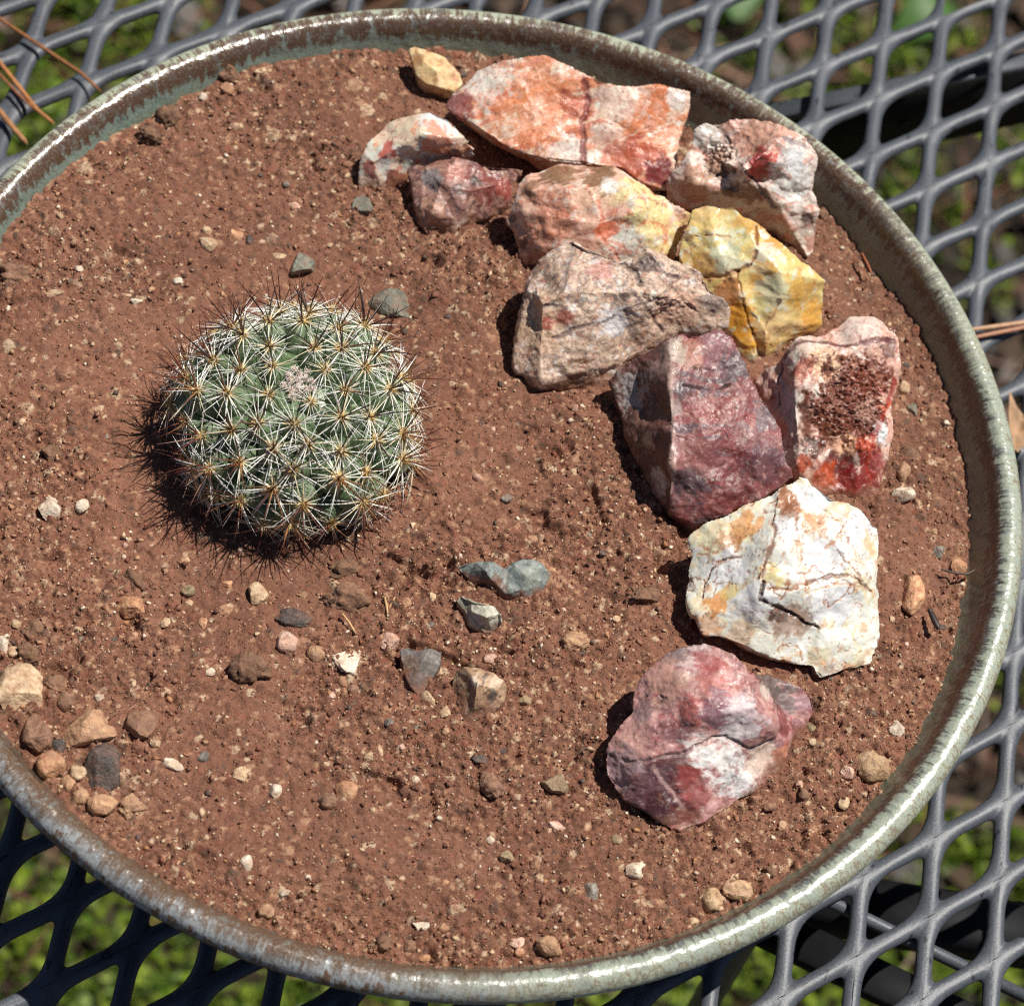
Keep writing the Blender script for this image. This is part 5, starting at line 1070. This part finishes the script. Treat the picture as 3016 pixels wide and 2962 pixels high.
def frame(dr, toward):
    """rotation taking +Z to dr with +X leaning toward a direction"""
    z = Vector(dr).normalized(); x = Vector(toward) - z * Vector(toward).dot(z)
    if x.length < 1e-6: x = z.orthogonal()
    x.normalize(); y = z.cross(x)
    m = Matrix.Identity(4)
    for i in range(3): m[i][0], m[i][1], m[i][2] = x[i], y[i], z[i]
    return m
build_cactus()

# ================================================================== needles, leaves and twigs
def needle_obj(name, pix, z0, z1, rad, c1, c2, label, cat, group):
    P = []
    n = len(pix)
    for i, (x, y) in enumerate(pix): P.append(at(x, y, z0 + (z1 - z0) * i / (n - 1)))
    Q = []
    for i in range(n - 1):
        for t in np.linspace(0, 1, 5)[:-1 if i < n - 2 else None]: Q.append(P[i] * (1 - t) + P[i + 1] * t)
    Q = np.array(Q); o0 = Q[0].copy(); m_ = len(Q)
    V, F = tube(Q - o0, [rad * (0.75 + 0.25 * math.sin(math.pi * i / (m_ - 1)) if i < m_ - 1 else 0.35) for i in range(m_)], 7)
    o = obj(name, mesh(name, V, F, mat_plain(name + '_mat', c1, 0.5, c2, 700)), loc=o0); tag(o, label, cat, group); return o
zt = TABLE + 0.0012
NG = 'dry pine needles caught on the mesh'
needle_obj('pine_needle', [(-90, -20), (0, 57), (136, 148), (240, 217), (298, 272)], zt + 0.001, zt + 0.002, 0.0006, (150, 100, 58), (118, 72, 42), 'long brown pine needle touching the upper left rim, highest of them', 'pine needle', NG)
needle_obj('pine_needle', [(-60, 95), (0, 186), (60, 262), (110, 325), (160, 366)], zt + 0.001, zt + 0.002, 0.0007, (186, 128, 76), (146, 94, 56), 'thicker tan pine needle ending at the upper left rim', 'pine needle', NG)
needle_obj('pine_needle', [(-60, 160), (0, 222), (55, 280), (100, 322)], zt + 0.0012, zt + 0.0022, 0.0005, (150, 96, 62), (116, 76, 50), 'short thin brown needle crossing the thicker one at the upper left', 'pine needle', NG)
needle_obj('pine_needle', [(-40, 285), (0, 330), (45, 385), (80, 424)], zt + 0.001, zt + 0.001, 0.0009, (176, 128, 84), (136, 92, 60), 'stubby tan needle at the left edge of the photo, lowest of them', 'pine needle', NG)
needle_obj('pine_needle', [(2850, 972), (2930, 962), (3016, 950), (3110, 935)], zt + 0.001, zt + 0.001, 0.0007, (198, 160, 122), (168, 124, 90), 'pale pine needle sticking out right of the rim, upper of two', 'pine needle', NG)
needle_obj('pine_needle', [(2860, 996), (2930, 982), (3016, 965), (3110, 940)], zt + 0.0008, zt + 0.0008, 0.0007, (182, 130, 98), (150, 100, 74), 'reddish pine needle sticking out right of the rim, lower of two', 'pine needle', NG)
needle_obj('twig', [(2738, 1795), (2752, 1828), (2766, 1852)], SOIL + 0.0012, SOIL + 0.0016, 0.0008, (64, 50, 46), (40, 34, 34), 'dark charred twig bit on the soil beside the right rim', 'twig', None)
needle_obj('twig', [(2772, 1676), (2815, 1688), (2850, 1690), (2875, 1676)], SOIL + 0.0014, SOIL + 0.0016, 0.00035, (84, 62, 50), (56, 44, 38), 'thin dark twig lying below the orange pebble near the right rim', 'twig', None)
needle_obj('pine_needle', [(2538, 745), (2556, 780), (2570, 812)], SOIL + 0.0014, SOIL + 0.0016, 0.00035, (168, 96, 60), (136, 74, 48), 'short rust brown needle on the soil behind the crystal hollow rock', 'pine needle', None)
needle_obj('straw', [(1133, 1757), (1139, 1785), (1142, 1808)], SOIL + 0.0012, SOIL + 0.0014, 0.0003, (206, 170, 120), (186, 146, 100), 'short pale straw on the soil right of the large brown clod', 'straw', None)
needle_obj('straw', [(1008, 1806), (1028, 1832), (1047, 1864)], SOIL + 0.0016, SOIL + 0.0012, 0.0003, (206, 170, 120), (186, 146, 100), 'thin curved straw in front of the large brown clod', 'straw', None)
needle_obj('straw', [(1146, 1790), (1157, 1770), (1164, 1756)], SOIL + 0.0012, SOIL + 0.0014, 0.00025, (196, 150, 104), (176, 130, 90), 'tiny leaning straw beside the short pale straw', 'straw', None)
def dry_leaf(pix, z, label, col, curl):
    P = np.array([at(x, y, z) for x, y in pix]); c = P.mean(0); V = []; F = []
    rings = [1.0, 0.72, 0.42, 0.14]; n = len(P)
    for k in rings:
        for p in P:
            v = (p - c) * k; v[2] = curl * (k ** 2) * (0.6 + 0.6 * math.sin(7 * math.atan2(v[1], v[0]))); V.append(v)
    for j in range(len(rings) - 1):
        for i in range(n): F.append((j * n + i, j * n + (i + 1) % n, (j + 1) * n + (i + 1) % n, (j + 1) * n + i))
    F.append(tuple(range((len(rings) - 1) * n, len(rings) * n)))
    V = np.array(V)
    me = mesh('dry_leaf', V, F, mat_plain('dry_leaf_' + str(len(bpy.data.materials)), col, 0.7, tuple(int(v * 0.7) for v in col), 220))
    o = obj('dry_leaf', me, loc=c); sm = o.modifiers.new('thickness', 'SOLIDIFY'); sm.thickness = 0.0003; tag(o, label, 'leaf')
dry_leaf([(2958, 1180), (2985, 1215), (3010, 1222), (3020, 1260), (3040, 1300), (3030, 1345), (3000, 1330), (2985, 1360), (2968, 1320), (2955, 1260)], TABLE + 0.004, 'crumpled tan dry leaf on the mesh at the right edge of the photo', (186, 148, 112), 0.004)
dry_leaf([(2600, 340), (2650, 300), (2690, 312), (2740, 318), (2700, 345), (2690, 380), (2640, 400), (2610, 380)], TABLE - 0.03, 'brown dead leaf lodged below the mesh at the upper right', (120, 86, 72), 0.006)
